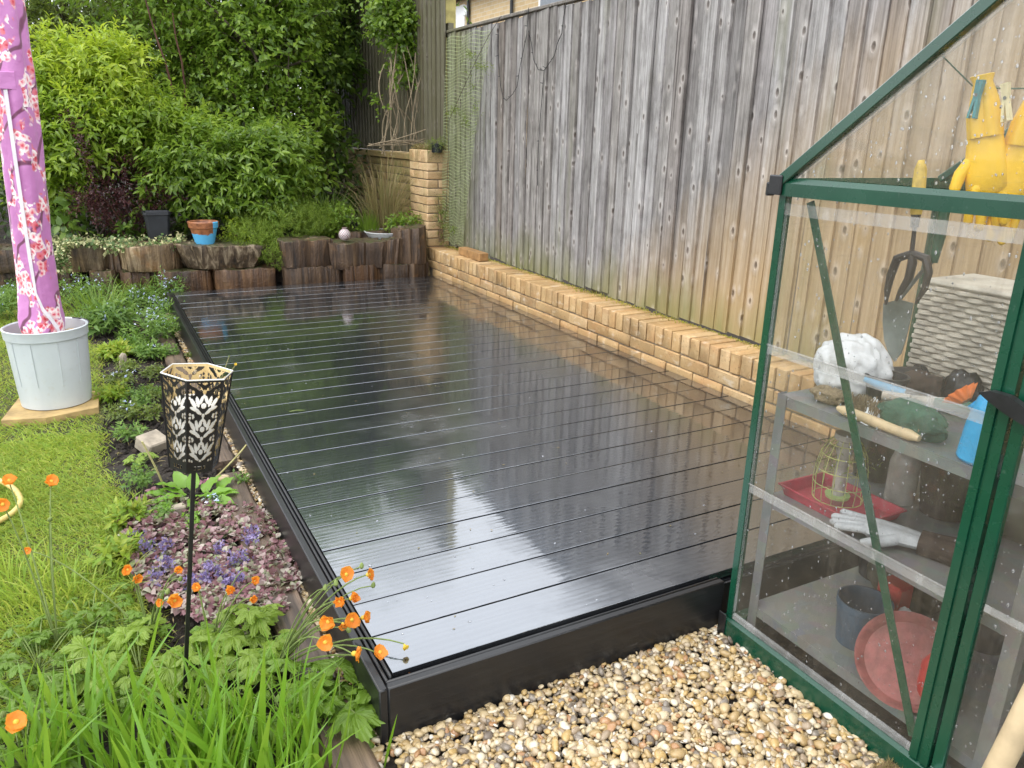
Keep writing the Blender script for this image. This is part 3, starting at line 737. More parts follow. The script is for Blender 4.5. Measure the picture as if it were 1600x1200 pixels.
m_leaf('geumleaf', [(0, (.085, .165, .016)), (.5, (.14, .25, .026)), (1, (.24, .35, .05))], .42, .4)
m_leaf('orange', [(0, (.80, .17, .015)), (.5, (.86, .28, .03)), (1, (.90, .42, .06))], .55, .45)
m_leaf('yellowpetal', [(0, (.82, .55, .06)), (1, (.86, .65, .10))], .5, .4)
m_leaf('pinkflower', [(0, (.50, .10, .24)), (1, (.75, .35, .48))], .5, .4)
def m_bark(name, a, b):
    g = G(name); p = g.pos(); n = g.noise(g.map(p, (40, 40, 6)), 1, 5, .65)
    MT[name] = g.done(g.bsdf(g.ramp(n, [(.3, a), (.7, b)]), .8, g.bump(n, .8, .006)))
m_bark('bark', (.028, .020, .014), (.11, .08, .055)); m_bark('bark_red', (.05, .018, .012), (.13, .055, .035)); m_bark('vine', (.16, .12, .075), (.36, .29, .19))
m_bark('stem_green', (.09, .13, .03), (.20, .26, .07)); m_bark('stem_tan', (.30, .26, .10), (.46, .42, .20)); m_bark('stem_brown', (.10, .06, .03), (.22, .15, .08))

# ------------------------------------------------------------------ shrubs and trees
def plant(name, label, cat_, base, blobs, leafmat, L, W, nl=9, slen=.32, droop=.35, T=T4, stems=(), stemmat='bark', spread=.9, jit=.25, group=None, leafname='crown', stemname='stem', outw=.75, upw=.5, shell=.4, trunk=None):
    """blobs: (x, y, z, rx, ry, rz, number of shoots). A thing with a crown of leafy shoots and separate stems."""
    root = empty(name, base, label, cat_, group); parts = []; tw = MB()
    for (x, y, z, rx, ry, rz, n) in blobs:
        O, d = inball(n, (x, y, z), (rx, ry, rz), shell)
        D = d*outw + np.array([0, 0, upw]) + RNG.normal(size=(n, 3))*.4
        parts.append(shoots(O, D, slen, nl, L, W, droop, spread, jit, T))
        for i in range(0, n, 4):   # twigs that carry the shoots
            a = Vector(O[i]); dd = Vector(nrm(D[i:i+1])[0]); c = Vector((x, y, z-rz*.5))
            tw.tube([a+(c-a)*.35, a, a+dd*slen*.7-Vector((0, 0, droop*.2*slen))], [.005, .0035, .0015], 3, False)
    lobj(leafname, parts, leafmat, root)
    tw.build('twigs', stemmat, root, fix=False)['kind'] = 'stuff'
    for path, r0, r1 in stems:
        n = len(path); MB().tube(path, [r0+(r1-r0)*i/(n-1) for i in range(n)], 7).build(stemname, stemmat, root, True)
    return root
def P3(px, py, Y): q = at(px, py, Y=Y); return (q.x, q.y, q.z)
def blob(px, py, Y, wpx, hpx, ry, n):
    q = at(px, py, Y=Y); s = (q-CP).dot(FW)/CAM['f']; return (q.x, q.y, q.z, wpx*s, ry, hpx*s, n)
def wob(a, b, n=6, k=.04):
    a, b = Vector(a), Vector(b); return [a+(b-a)*i/n+Vector((U(-k, k), U(-k, k), 0))*(0 if i == 0 else 1) for i in range(n+1)]
GZ = .36
# lime shrub
q = P3(150, 330, 6.6)
plant('lime_shrub', 'bright lime green shrub with pointed leaves behind the purple barberry', 'shrub', (q[0], 6.6, GZ),
      [blob(165, 115, 6.4, 42, 40, .26, 260), blob(150, 165, 6.35, 55, 35, .26, 220), blob(55, 95, 6.6, 45, 30, .25, 130)],
      'lime', .090, .028, 10, .26, .30, T8, [(wob((q[0]+dx, 6.6, GZ), P3(px, py, 6.5)), .014, .005) for dx, px, py in ((0, 160, 150), (-.15, 90, 190), (.15, 230, 200), (.3, 280, 230))])
q = P3(90, 330, 6.3)
plant('bushy_shrub', 'full yellow green bush spreading behind the barberry and below the lime shrub', 'shrub', (q[0], 6.5, GZ),
      [blob(65, 180, 6.5, 60, 62, .3, 330), blob(215, 205, 6.35, 78, 48, .3, 360), blob(115, 215, 6.25, 65, 45, .28, 300), blob(285, 230, 6.3, 50, 42, .28, 220), blob(70, 265, 6.3, 45, 40, .25, 160)],
      'fresh', .088, .030, 9, .25, .36, T8, [(wob((q[0]+dx, 6.5, GZ), P3(px, py, 6.5)), .014, .005) for dx, px, py in ((0, 100, 190), (-.15, 60, 200), (.25, 210, 210))])
q = P3(390, 330, 5.95)
plant('drooping_shrub', 'fresh green shrub with drooping glossy leaves above the mossy mound', 'shrub', (q[0], 6.0, GZ),
      [blob(330, 265, 5.95, 75, 52, .26, 330), blob(410, 262, 5.9, 60, 55, .26, 270), blob(390, 305, 5.85, 62, 30, .22, 210), blob(270, 285, 6.1, 45, 35, .25, 150), blob(440, 240, 6.05, 40, 30, .2, 100)],
      'green', .088, .033, 9, .24, .5, T8, [(wob((q[0]+dx, 6.0, GZ), P3(px, py, 6.0)), .012, .004) for dx, px, py in ((0, 385, 250), (-.1, 330, 240), (.12, 430, 230))])
q = P3(280, 330, 7.2)
plant('tall_shrub', 'tall green shrub with long dark upright stems above the drooping shrub', 'shrub', (q[0], 7.2, GZ),
      [blob(245, 60, 7.2, 80, 70, .35, 330), blob(340, 110, 7.1, 70, 75, .35, 330), blob(300, 190, 7.0, 80, 50, .35, 260), blob(200, -60, 7.2, 110, 90, .4, 320), blob(350, 20, 7.4, 90, 60, .4, 300)],
      'green', .080, .034, 9, .28, .35, T4, [(wob(P3(302, 240, 6.75), P3(270, 20, 6.75), 6, .015), .014, .006), (wob(P3(285, 200, 6.72), P3(225, -10, 6.72), 6, .015), .013, .006), (wob((q[0], 7.2, GZ), P3(300, 180, 7.1)), .02, .012)], 'bark_red')
q = P3(440, 330, 6.7)
plant('apple_tree', 'small tree with mottled trunk and oval green leaves left of the dark fence', 'tree', (q[0], 6.7, GZ),
      [blob(420, 80, 6.8, 75, 60, .35, 320), blob(395, 10, 6.9, 90, 60, .4, 300), blob(455, 190, 6.7, 55, 50, .28, 190), blob(450, 20, 7.0, 70, 60, .4, 240), blob(380, 170, 6.75, 50, 55, .3, 200), blob(470, 270, 6.5, 30, 30, .2, 90), blob(430, -120, 7.0, 130, 90, .5, 320), (.35, 7.3, 3.0, .5, .4, .42, 150), (1.05, 7.0, 3.0, .5, .4, .40, 170), (1.75, 7.3, 3.2, .45, .4, .45, 170)],
      'green', .078, .040, 8, .26, .32, T4, [([P3(448, 330, 6.7), P3(445, 250, 6.7), P3(432, 170, 6.72), P3(415, 90, 6.75), P3(405, 20, 6.8), P3(400, -80, 6.85)], .030, .012), ([P3(436, 185, 6.7), P3(395, 80, 6.6), P3(345, 25, 6.6), P3(320, 0, 6.6)], .016, .006), ([P3(440, 220, 6.7), P3(450, 130, 6.6), P3(452, 60, 6.6)], .012, .005)], 'bark', stemname='trunk')
q = P3(110, 330, 8.0)
plant('feathery_tree', 'loose yellow green tree rising behind the lime shrub', 'tree', (q[0], 8.2, GZ),
      [blob(110, 45, 8.2, 110, 55, .5, 420), blob(60, -40, 8.3, 140, 90, .6, 460), blob(170, 90, 8.0, 60, 40, .4, 170), blob(20, 80, 8.2, 70, 60, .4, 240)],
      'olive', .070, .026, 10, .34, .45, T4, [(wob((q[0], 8.2, GZ), P3(100, -30, 8.2), 7), .05, .02), (wob((q[0]+.05, 8.2, 1.2), P3(45, 20, 8.0), 6), .02, .006)], stemname='trunk')
q = P3(500, 330, 8.4)
plant('dark_tree', 'dark green tree overhanging the corner of the dark fence', 'tree', (1.75, 8.6, GZ),
      [blob(520, -20, 8.2, 110, 75, .6, 520), blob(600, -60, 8.4, 130, 80, .6, 460), blob(470, 70, 8.3, 70, 90, .5, 380), blob(430, 170, 8.4, 90, 90, .5, 330), blob(510, -170, 8.4, 190, 90, .8, 500), blob(520, 30, 7.9, 50, 40, .3, 160)],
      'midgreen', .105, .038, 9, .36, .5, T4, [(wob((1.75, 8.6, GZ), P3(520, -20, 8.5), 7), .06, .03), (wob((1.75, 8.6, 1.3), P3(450, 60, 8.4), 6), .03, .01)], stemname='trunk')
# trees whose tops stand above the frame and mirror in the deck
for nm, lab, x, y, h, r, mt in (('ash_tree', 'tall leafy tree at the far left end of the garden', -2.6, 10.0, 5.6, 1.6, 'midgreen'), ('hazel_tree', 'broad dense tree filling the back of the garden', -.6, 10.6, 4.9, 1.7, 'deep'), ('rowan_tree', 'tall dark tree behind the apple tree', .9, 9.8, 4.3, 1.1, 'deep')):
    plant(nm, lab, 'tree', (x, y, GZ), [(x, y, h*.66, r, r*.8, h*.33, 900), (x-.5, y-.3, h*.42, r*1.05, r*.7, h*.28, 620), (x+.5, y-.2, 1.3, r*1.1, .7, .9, 420)], mt, .10, .045, 8, .40, .4, T4, [(wob((x, y, GZ), (x, y, h*.8), 7, .06), .09, .03)], stemname='trunk')
# dim understorey filling the shade under the shrubs
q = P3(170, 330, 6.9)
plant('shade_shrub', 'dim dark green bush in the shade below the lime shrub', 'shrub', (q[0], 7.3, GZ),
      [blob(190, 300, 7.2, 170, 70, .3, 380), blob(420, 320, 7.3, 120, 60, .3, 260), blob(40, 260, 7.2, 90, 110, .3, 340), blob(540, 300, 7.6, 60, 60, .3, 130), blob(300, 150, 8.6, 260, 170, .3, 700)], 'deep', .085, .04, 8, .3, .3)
# purple barberry: arching stems set with small leaves
q = P3(200, 372, 6.0); root = empty('purple_barberry', (q[0], 6.05, GZ), 'dark purple barberry with arching stems behind the black pot', 'shrub')
arcs = [((215, 360), (190, 200), (100, 178)), ((200, 370), (150, 260), (118, 330)), ((205, 370), (140, 240), (112, 190)), ((225, 365), (200, 230), (275, 278)), ((200, 372), (120, 280), (152, 345)), ((215, 365), (165, 268), (200, 320)), ((205, 370), (220, 290), (262, 300)), ((190, 372), (130, 270), (128, 215)), ((230, 365), (250, 250), (200, 250)), ((190, 372), (160, 330), (110, 300)), ((225, 368), (240, 300), (290, 310))]
O = []; D = []
for a, b, c in arcs:
    Yd = U(5.85, 6.15); pth = bez(P3(*a, Yd+.1), P3(*b, Yd), P3(*c, Yd-.1), 10)
    MB().tube(pth, [.006-.0004*i for i in range(11)], 4).build('stem', 'bark_red', root, True)
    for i in range(2, 11):
        for _ in range(13): O.append(pth[i]+Vector((U(-.03, .03), U(-.03, .03), U(-.03, .03)))); D.append(Vector((U(-1, 1), U(-1, 1), U(-.5, 1))))
n = len(O); A = np.array([tuple(v) for v in O]); B = np.array([tuple(v) for v in D])
O2, d2 = inball(500, P3(190, 285, 6.2), (.42, .2, .38), .6)
lobj('foliage', [shoots(A, B, .05, 3, .026, .016, .1), shoots(O2, d2+np.array([0, 0, .4]), .12, 7, .028, .016, .2)], 'purple', root)
# mossy mound: fine upright needles
q = P3(440, 370, 5.6); root = empty('mossy_mound', (q[0], 5.6, GZ), 'low cushion of fine bright green foliage spilling over the logs', 'plant')
pp = []
for (px, py, Y, wp, hp, ry, n) in ((450, 352, 5.62, 70, 26, .26, 900), (395, 372, 5.5, 36, 22, .18, 420), (500, 345, 5.7, 45, 24, .2, 480), (415, 392, 5.34, 16, 20, .08, 130), (440, 335, 5.75, 70, 18, .2, 420), (435, 405, 5.28, 12, 18, .05, 90)):
    x, y, z, rx, ry_, rz, _ = blob(px, py, Y, wp, hp, ry, n)
    O, d = inball(n, (x, y, z), (rx, ry_, rz), .3); pp.append(shoots(O, d*.7+np.array([0, 0, .75]), .085, 14, .030, .0045, .1, .8, .25, T2))
lobj('foliage', pp, 'needle', root)
# tall tan grass clump and chives
def tuft(name, label, base, n, h, w, mat, arch, rad, group=None):
    root = empty(name, base, label, 'grass', group); V = []; F = []
    for i in range(n):
        a = U(0, 6.28); b = Vector(base)+Vector((math.cos(a), math.sin(a), 0))*rad*math.sqrt(random.random())
        d = Vector((math.cos(a+U(-.6, .6)), math.sin(a+U(-.6, .6)), 0)); hh = h*U(.55, 1.1); ar = arch*U(.2, 1.2)
        pth = bez(b, b+Vector((0, 0, hh*.75))+d*ar*.15, b+d*ar+Vector((0, 0, hh*U(.6, 1))), 6); s = Vector((-d.y, d.x, 0)) if random.random() < .5 else Vector((U(-1, 1), U(-1, 1), 0)).normalized(); o = len(V)
        for k, q in enumerate(pth): ww = w*(1-(k/6)**2)*.5+.0004; V += [tuple(q+s*ww), tuple(q-s*ww)]
        for k in range(6): F.append((o+2*k, o+2*k+1, o+2*k+3, o+2*k+2))
    link('blades', npmesh('blades', np.array(V)-np.array(base), np.array(F), mat), root); return root
q = P3(600, 355, 5.75); tuft('dry_grass_clump', 'tall tan arching grass clump left of the brick pillar', (q[0], 5.75, GZ), 260, .85, .007, 'straw', .35, .14)
q = P3(578, 360, 5.55); tuft('chive_clump', 'upright green chives behind the flat mossy log', (q[0], 5.6, .42), 160, .30, .006, 'green', .06, .09)
q = P3(520, 345, 5.75); tuft('green_grass_clump', 'dark green grass growing behind the mossy mound', (q[0]-.05, 6.0, GZ), 220, .6, .008, 'midgreen', .3, .22)
for nm, lab, px, py, Y, wp, hp, n, mt, L, W in (
    ('leafy_perennial', 'small round leaved plant between the mound and the chives', 535, 350, 5.6, 24, 26, 110, 'green', .038, .030),
    ('fern_leaf_plant', 'fresh green cut leaved plant growing in the pale bowl', 632, 352, 5.44, 24, 11, 120, 'green', .05, .018),
    ('dark_leaf_plant', 'dark broad leaved seedling left of the black pot', 198, 368, 5.95, 14, 16, 26, 'midgreen', .075, .05),
    ('nettle_plant', 'broad leaved dark plant right of the parasol cover', 102, 350, 6.0, 20, 24, 34, 'midgreen', .095, .06),
    ('lime_seedling', 'yellow green sprig between the blue pot and the mound', 372, 372, 5.6, 22, 22, 70, 'lime', .05, .02),
    ('pillar_fern', 'straggly green plant at the foot of the brick pillar', 690, 335, 5.18, 16, 34, 90, 'olive', .022, .006),
    ('strawberry_plant', 'large leaved green plant in the shade by the dark fence', 470, 285, 6.3, 28, 22, 40, 'green', .12, .07),
    ('elder_sapling', 'broad leaved sapling with brown stem before the dark fence', 520, 110, 7.4, 32, 34, 70, 'midgreen', .14, .065),
    ('shade_sapling', 'sapling with large leaves low against the dark fence', 505, 235, 7.0, 40, 40, 70, 'midgreen', .13, .06)):
    x, y, z, rx, ry_, rz, _ = blob(px, py, Y, wp, hp, .1, n)
    root = empty(nm, (x, y, max(.36, z-rz-.05)), lab, 'plant'); O, d = inball(n, (x, y, z), (rx, .12, rz), .5)
    lobj('foliage', [shoots(O, d*.7+np.array([0, 0, .5]), L*1.6, 5, L, W, .35, .9, .25, T8)], mt, root)
    t = MB()
    for i in range(7): t.tube([(x+U(-.03, .03), y+U(-.03, .03), max(.36, z-rz-.05)), (x+U(-.5, .5)*rx, y, z), (x+U(-1, 1)*rx, y+U(-.05, .05), z+rz*U(.3, 1))], [.004, .003, .0015], 4, False)
    t.build('stems', 'stem_brown', root)['kind'] = 'stuff'
# variegated ivy trailing over the logs
q = P3(180, 385, 5.6); root = empty('variegated_ivy', (q[0], 5.75, GZ), 'cream and green variegated ivy trailing along the log tops', 'ivy')
O = []; D = []; tr = MB()
for a, b, c, Y in (((290, 372), (230, 378), (150, 380), 5.6), ((215, 392), (150, 370), (85, 385), 5.72), ((120, 378), (90, 385), (86, 415), 5.62), ((100, 385), (94, 400), (98, 425), 5.6), ((250, 388), (200, 385), (170, 392), 5.52), ((275, 380), (268, 384), (250, 386), 5.5), ((160, 378), (120, 372), (80, 376), 5.85)):
    pth = bez(P3(*a, Y), P3(*b, Y), P3(*c, Y), 16); tr.tube(pth, .0022, 4, False)
    for v in pth:
        for _ in range(7): O.append(tuple(v+Vector((U(-.04, .04), U(-.04, .04), U(-.02, .03))))); D.append((U(-1, 1), U(-1.2, .4), U(-.3, 1)))
lobj('foliage', [shoots(np.array(O), np.array(D), .03, 2, .036, .030, .3, .9, .4, T4)], 'ivy', root); tr.build('trailing_stems', 'stem_brown', root)['kind'] = 'stuff'
# pink flowers in the hollow log
q = at(497, 382, Y=5.22); root = empty('stonecrop_flowers', (q.x, 5.25, q.z-.01), 'pink flowers in the hollow top of the dark log', 'flowers')
O, d = inball(70, (q.x, 5.25, q.z+.005), (.075, .05, .012), .5); lobj('petals', [shoots(O, d+np.array([0, 0, 1]), .012, 6, .013, .009, 0)], 'pinkflower', root)
# climber over the dark fence with bare vine stems
q = P3(640, 230, 5.9); root = empty('fence_climber', (2.25, 5.95, 1.19), 'leafy climber hanging over the dark fence with bare twisting vines below', 'climber')
pp = []
for px, py, wp, hp, n in ((625, 35, 52, 34, 260), (600, 15, 36, 24, 120), (650, 110, 26, 26, 70), (655, 60, 30, 26, 110), (640, 95, 24, 22, 70), (618, 122, 12, 14, 26), (670, 5, 26, 18, 70), (585, 45, 14, 10, 20), (640, -30, 60, 40, 160), (625, 75, 34, 20, 60), (592, 165, 10, 5, 8)):
    x, y, z, rx, ry_, rz, _ = blob(px, py, 6.1, wp, hp, .16, n); O, d = inball(n, (x, y, z), (rx, .16, rz), .5)
    pp.append(shoots(O, d*.6+np.array([0, -.3, .2]), .09, 5, .050, .038, .4, .9, .3, T8))
lobj('foliage', pp, 'green', root)
for i in range(26):
    x0 = U(600, 690); x1 = x0+U(-40, 30); Y = U(5.85, 6.2)
    a, b, c, d_ = P3(x0, U(60, 120), Y), P3(x0+U(-25, 25), U(130, 165), Y-.05), P3(x1+U(-20, 20), U(180, 210), Y), P3(x1, U(220, 245), Y)
    MB().tube(bez(a, b, ((Vector(b)+Vector(c))/2), 5)+bez((Vector(b)+Vector(c))/2, c, d_, 5)[1:], U(.003, .0075), 5).build('vine_stem', 'vine', root, True)
for i in range(7): MB().tube(bez(P3(U(565, 600), U(222, 232), 5.8), P3(U(610, 640), U(205, 235), 5.75), P3(U(650, 685), U(190, 235), 5.75), 6), U(.003, .005), 5).build('vine_stem', 'vine', root, True)
# pot and dry moss on top of the pillar
pt = empty('hanging_pot', (WX+.05, 5.2, 1.13), 'small black pot with straggly plant at the top of the brick pillar', 'pot')
q = at(683, 233, Y=5.19); MB().lathe([(.045, 0), (.055, .06), (.06, .075), (.055, .078), (.05, .06)], 20, (q.x, 5.195, q.z-.03), True, True).build('pot_body', 'pot_black', pt, True)
O, d = inball(60, (q.x, 5.19, q.z+.05), (.075, .05, .025), .5); lobj('foliage', [shoots(O, d+np.array([0, 0, .2]), .07, 8, .022, .006, .6)], 'olive', pt)
moss('pillar_moss', 'rusty brown dead moss capping the brick pillar', 1500, lambda: (WX+.11+U(-.09, .09), 5.46+U(-.2, .2), PZ+.07+U(0, .025)), 'straw', .03)

# ------------------------------------------------------------------ netting, its climber and the fairy lights on the fence
simple('netting', (.36, .42, .22), .5, .2)
NX = FX-.045; net = MB(); zt = 2.14; rows = 64; cols = 24
def netp(u, v):   # v from top to bottom; the net narrows to the top and bellies out from the fence
    ya = 5.22-.02*v; yb = 4.38+.42*v*v - .05*v; y = ya+(yb-ya)*u; z = zt+.02+(.42-zt)*v
    return Vector((NX-.05*math.sin(v*3.0)*(.4+u)-.05*v, y+.006*math.sin(v*40+u*9), z+.012*math.sin(u*12+v*17)))
for i in range(rows+1): net.tube([netp(u/cols, i/rows) for u in range(cols+1)], .0019, 3, False)
for j in range(cols+1): net.tube([netp(j/cols, v/32) for v in range(33)], .0015, 3, False)
tag(net.build('garden_netting', 'netting', loc=(NX, 4.9, .4), fix=False), 'green plastic mesh netting stretched over the end of the fence', 'netting')
root = empty('netting_climber', (NX-.05, 4.95, .4), 'wispy climber growing up the green netting', 'climber')
O = []; D = []
for a, b in (((735, 110), (748, 195)), ((700, 390), (690, 300)), ((745, 100), (762, 108)), ((725, 175), (735, 225)), ((712, 170), (706, 178)), ((690, 380), (688, 325)), ((735, 80), (740, 90)), ((696, 350), (712, 362))):
    for _ in range(26): t = random.random(); q = at(a[0]+(b[0]-a[0])*t+random.gauss(0, 4), a[1]+(b[1]-a[1])*t, X=NX-.07); O.append(tuple(q)); D.append((U(-1, .4), U(-1, 1), U(-.4, 1)))
lobj('foliage', [shoots(np.array(O), np.array(D), .05, 5, .022, .008, .3)], 'olive', root)
MB().tube([at(px, py, X=NX-.075) for px, py in ((783, 25), (764, 55), (745, 92), (723, 140), (702, 187), (700, 250), (697, 330))], .0022, 5).build('stem', 'bark', root)
root = empty('fairy_lights', (FX-.03, 4, 1.6), 'dark string of fairy lights looped on the weathered fence', 'string lights')
for pts in (((826, 12), (825, 27), (823, 54), (818, 79), (813, 102), (808, 135), (801, 147), (791, 157), (786, 152), (782, 133), (780, 104), (778, 69), (780, 40)), ((885, 4), (880, 31), (878, 52), (871, 67), (866, 87), (856, 102), (850, 110), (841, 109), (834, 94), (831, 71), (826, 48)), ((850, 110), (847, 150), (843, 200), (841, 240), (840, 290))):
    pth = [at(px, py, X=FX-.03) for px, py in pts]; MB().tube(pth, .0026, 5).build('wire', 'black_plastic', root)
    for a, b in zip(pth[:-1], pth[1:]):
        q = (a+b)/2; MB().tube([q, q+Vector((-.01, U(-.035, .035), U(-.01, .02)))], [.0035, .0022], 5).build('bulb', 'black_plastic', root)
# ------------------------------------------------------------------ greenhouse
def m_paint():
    g = G('green_paint'); o = g.obj(); n = g.noise(o, 5, 4)
    c = g.ramp(n, [(.3, (.003, .042, .022)), (.7, (.005, .058, .030))])
    c = g.mix(g.math('MULTIPLY', g.step(g.noise(o, 60, 3), .68, .74), .2), c, (.10, .15, .12))
    MT['green_paint'] = g.done(g.bsdf(c, g.math('MULTIPLY_ADD', g.noise(o, 18, 4), .25, .15), None, Coat_Weight=.4, Coat_Roughness=.15))
m_paint()
def m_glass(name, haze=.11, tint=(.985, .985, .975), rl=.03, film=(.42, .375, .30, 1)):
    """clear polycarbonate: see-through, glossy, with a scratched film that also paints in hazy reflections"""
    g = G(name); p = g.pos()
    tr = g.n('BsdfTransparent', {'Color': tint})
    wavy = g.bump(g.noise(p, 5, 1), .03, .02)
    gl = g.n('BsdfGlossy', {'Color': (1, 1, 1, 1), 'Roughness': rl, 'Normal': wavy})
    fc = g.n('LayerWeight', {'Blend': .5, 'Normal': wavy}).outputs['Facing']
    fr = g.n('Math', {0: g.math('POWER', fc, 5.0), 1: .55, 2: .012}, operation='MULTIPLY_ADD')
    s1 = g.n('MixShader', {0: fr.outputs[0], 1: tr, 2: gl})
    scr = g.step(g.noise(g.map(p, (3, 60, 14), (.5, 0, 0)), 1.0, 3, .6, 1.5), .62, .70)
    scr2 = g.step(g.noise(g.map(p, (3, 16, 70), (.9, 0, 0)), 1.0, 3, .6, 1.5), .63, .70)
    drip = g.noise(g.map(p, (4, 34, 1.6)), 1.0, 5, .65)
    dirt = g.math('ADD', g.math('MULTIPLY', g.step(g.noise(p, 3.5, 5, .65), .40, .70), .75), g.math('MULTIPLY', g.step(drip, .52, .72), .6))
    f = g.math('ADD', g.math('MULTIPLY', g.math('ADD', scr, scr2), .04), g.math('MULTIPLY_ADD', dirt, haze, haze*.35), clamp=True)  # scratches and dirt, plus an even haze standing in for pane reflections
    df = g.n('BsdfDiffuse', {'Color': film}); tl = g.n('BsdfTranslucent', {'Color': film})
    film = g.n('MixShader', {0: .5, 1: df, 2: tl})
    MT[name] = g.done(g.n('MixShader', {0: f, 1: s1, 2: film}))
m_glass('glazing'); m_glass('glazing_edge', .30, (.97, .97, .97), .08, (.80, .80, .78, 1))  # whiter film on the edge material paints the glint of the profiles
def m_drop():
    g = G('water_drop'); tr = g.n('BsdfTransparent', {'Color': (.95, .97, 1, 1)}); gl = g.n('BsdfGlossy', {'Color': (1, 1, 1, 1), 'Roughness': .02})
    lw = g.n('LayerWeight', {'Blend': .45}); s1 = g.n('MixShader', {0: lw.outputs['Fresnel'], 1: tr, 2: gl}); MT['water_drop'] = g.done(g.n('MixShader', {0: .22, 1: s1, 2: g.n('BsdfTranslucent', {'Color': (.95, .96, .98, 1)})}))  # white translucent share paints the bright sky glint into each drop
m_drop()
GX = .983; GY = -.082; GW = 1.80; EZ = 1.262; RY = GY-GW/2; RZ = EZ+GW/2*math.tan(math.radians(38)); GX1 = 2.20
gh = empty('greenhouse', (GX, RY, 0), 'small greenhouse with green metal frame and clear panes on the gravel', 'greenhouse')
def gp(name, a, b, w, h, mat='green_paint', up=(0, 0, 1), bv=.002, par=None): return MB().bar(a, b, w, h, bv, up).build(name, mat, par or gh)
# base rails: a deep channel with a lip
MB().prism([(GX-.008, 0), (GX+.03, 0), (GX+.03, .05), (GX+.004, .064), (GX-.008, .058)], GY-GW, GY+.012, 1).build('base_rail', 'green_paint', gh)
MB().box((GX+.031, GY-.03, 0), (GX1, GY+.008, .06), .003).build('base_rail', 'green_paint', gh)
MB().box((GX+.031, GY-GW, 0), (GX1, GY-GW+.035, .06), .003).build('base_rail', 'green_paint', gh)
MB().box((GX1+.001, GY-GW, 0), (GX1+.03, GY, .06), .003).build('base_rail', 'green_paint', gh)
# corner posts, with a rebate
for x, s in ((GX, 1), (GX1, -1)):
    for y, t in ((GY, -1), (GY-GW, 1)):
        MB().prism([(x, y), (x+s*.006, y), (x+s*.006, y+t*.008), (x+s*.022, y+t*.012), (x+s*.022, y+t*.020), (x, y+t*.020)], .06, EZ, 2).build('corner_post', 'green_paint', gh)
# eaves and the gable crossbar
zt = EZ
MB().prism([(GY-.018, zt-.012), (GY+.014, zt-.012), (GY+.020, zt+.022), (GY+.014, zt+.022), (GY+.008, zt), (GY-.018, zt+.004)], GX+.002, GX1, 0).build('eave_gutter', 'green_paint', gh)
MB().prism([(GY-GW+.018, zt-.012), (GY-GW-.014, zt-.012), (GY-GW-.020, zt+.022), (GY-GW-.014, zt+.022), (GY-GW-.008, zt), (GY-GW+.018, zt+.004)], GX+.002, GX1, 0).build('eave_gutter', 'green_paint', gh)
for x in (GX, GX1): MB().prism([(x-.006, zt-.018), (x+.016, zt-.018), (x+.016, zt+.022), (x+.002, zt+.024), (x-.006, zt+.012)], GY-GW+.02, GY-.012, 1).build('gable_crossbar', 'green_paint', gh)
for x in (GX, GX1):
    for y in (GY+.004, GY-GW-.004):
        gp('rafter', (x+.004, y, EZ+.012), (x+.004, RY+(.004 if y > RY else -.004), RZ+.012), .026, .028, up=(1, 0, 0))
MB().box((GX-.01, RY-.02, RZ-.004), (GX1+.01, RY+.02, RZ+.03), .004).build('ridge_bar', 'green_paint', gh)
for x in (GX+.61,):
    for y in (GY, GY-GW):
        gp('side_post', (x, y-.006 if y == GY else y+.006, .06), (x, y-.006 if y == GY else y+.006, EZ-.014), .02, .02, up=(1, 0, 0))
        gp('roof_bar', (x, y, EZ+.018), (x, RY+(.021 if y > RY else -.021), RZ), .02, .02, up=(1, 0, 0))
MB().box((GX-.016, GY-.014, EZ-.016), (GX-.0065, GY+.026, EZ+.03), .003).box((GX-.0155, GY+.022, EZ-.02), (GX+.01, GY+.034, EZ+.012), .003).build('corner_cap', 'black_plastic', gh)
MB().box((GX-.013, GY-.01, -.001), (GX-.0085, GY+.018, .075), .002).build('base_cap', 'black_plastic', gh)
# door posts: double channel
D1 = -.690; D2 = RY*2-D1
for s, yy in ((1, D1), (-1, D2)):
    MB().prism([(GX-.006, yy-.022*s), (GX-.006, yy-.004*s), (GX-.001, yy-.003*s), (GX-.001, yy+.003*s), (GX-.006, yy+.004*s), (GX-.006, yy+.022*s), (GX+.018, yy+.022*s), (GX+.018, yy-.022*s)], .065, zt-.019, 2).build('door_post', 'green_paint', gh)
# door: frame, panes, lever, sill
door = MB().box((GX-.004, D2+.026, .03), (GX+.012, D1-.026, .075), .002)
for yy in (D1-.040, D2+.040): door.box((GX-.004, yy-.012, .076), (GX+.012, yy+.012, 1.70), .002)
door.box((GX-.004, D2+.053, 1.655), (GX+.012, D1-.053, 1.70), .002)
door = door.build('door', 'green_paint', gh)
for z0, z1, k in ((.077, .49, 0), (.475, .88, 1), (.865, 1.65, 2)): MB().box((GX+.002+.0035*(k % 2), D2+.054, z0), (GX+.0048+.0035*(k % 2), D1-.054, z1)).build('door_pane', 'glazing', door)
MB().box((GX+.0005, D2+.056, .484), (GX+.0015, D1-.056, .500)).build('pane_profile', 'glazing_edge', door)
simple('sill', (.35, .52, .49), .3, .1, 20, .1, 60)
MB().box((GX-.035, D2+.03, .066), (GX-.0065, D1-.03, .074), .002).build('door_sill', 'sill', door)
hq = at(1560, 622, X=GX-.03)
MB().prism([(hq.y+.035, hq.z+.001), (hq.y+.01, hq.z-.012), (hq.y-.02, hq.z-.024), (hq.y-.06, hq.z-.036), (hq.y-.06, hq.z-.006), (hq.y-.02, hq.z+.010), (hq.y+.015, hq.z+.010)], GX-.036, GX-.018, 0).tube([(GX-.027, hq.y-.045, hq.z-.02), (GX, hq.y-.045, hq.z-.02)], .008, 8).build('door_handle', 'black_plastic', door, True)
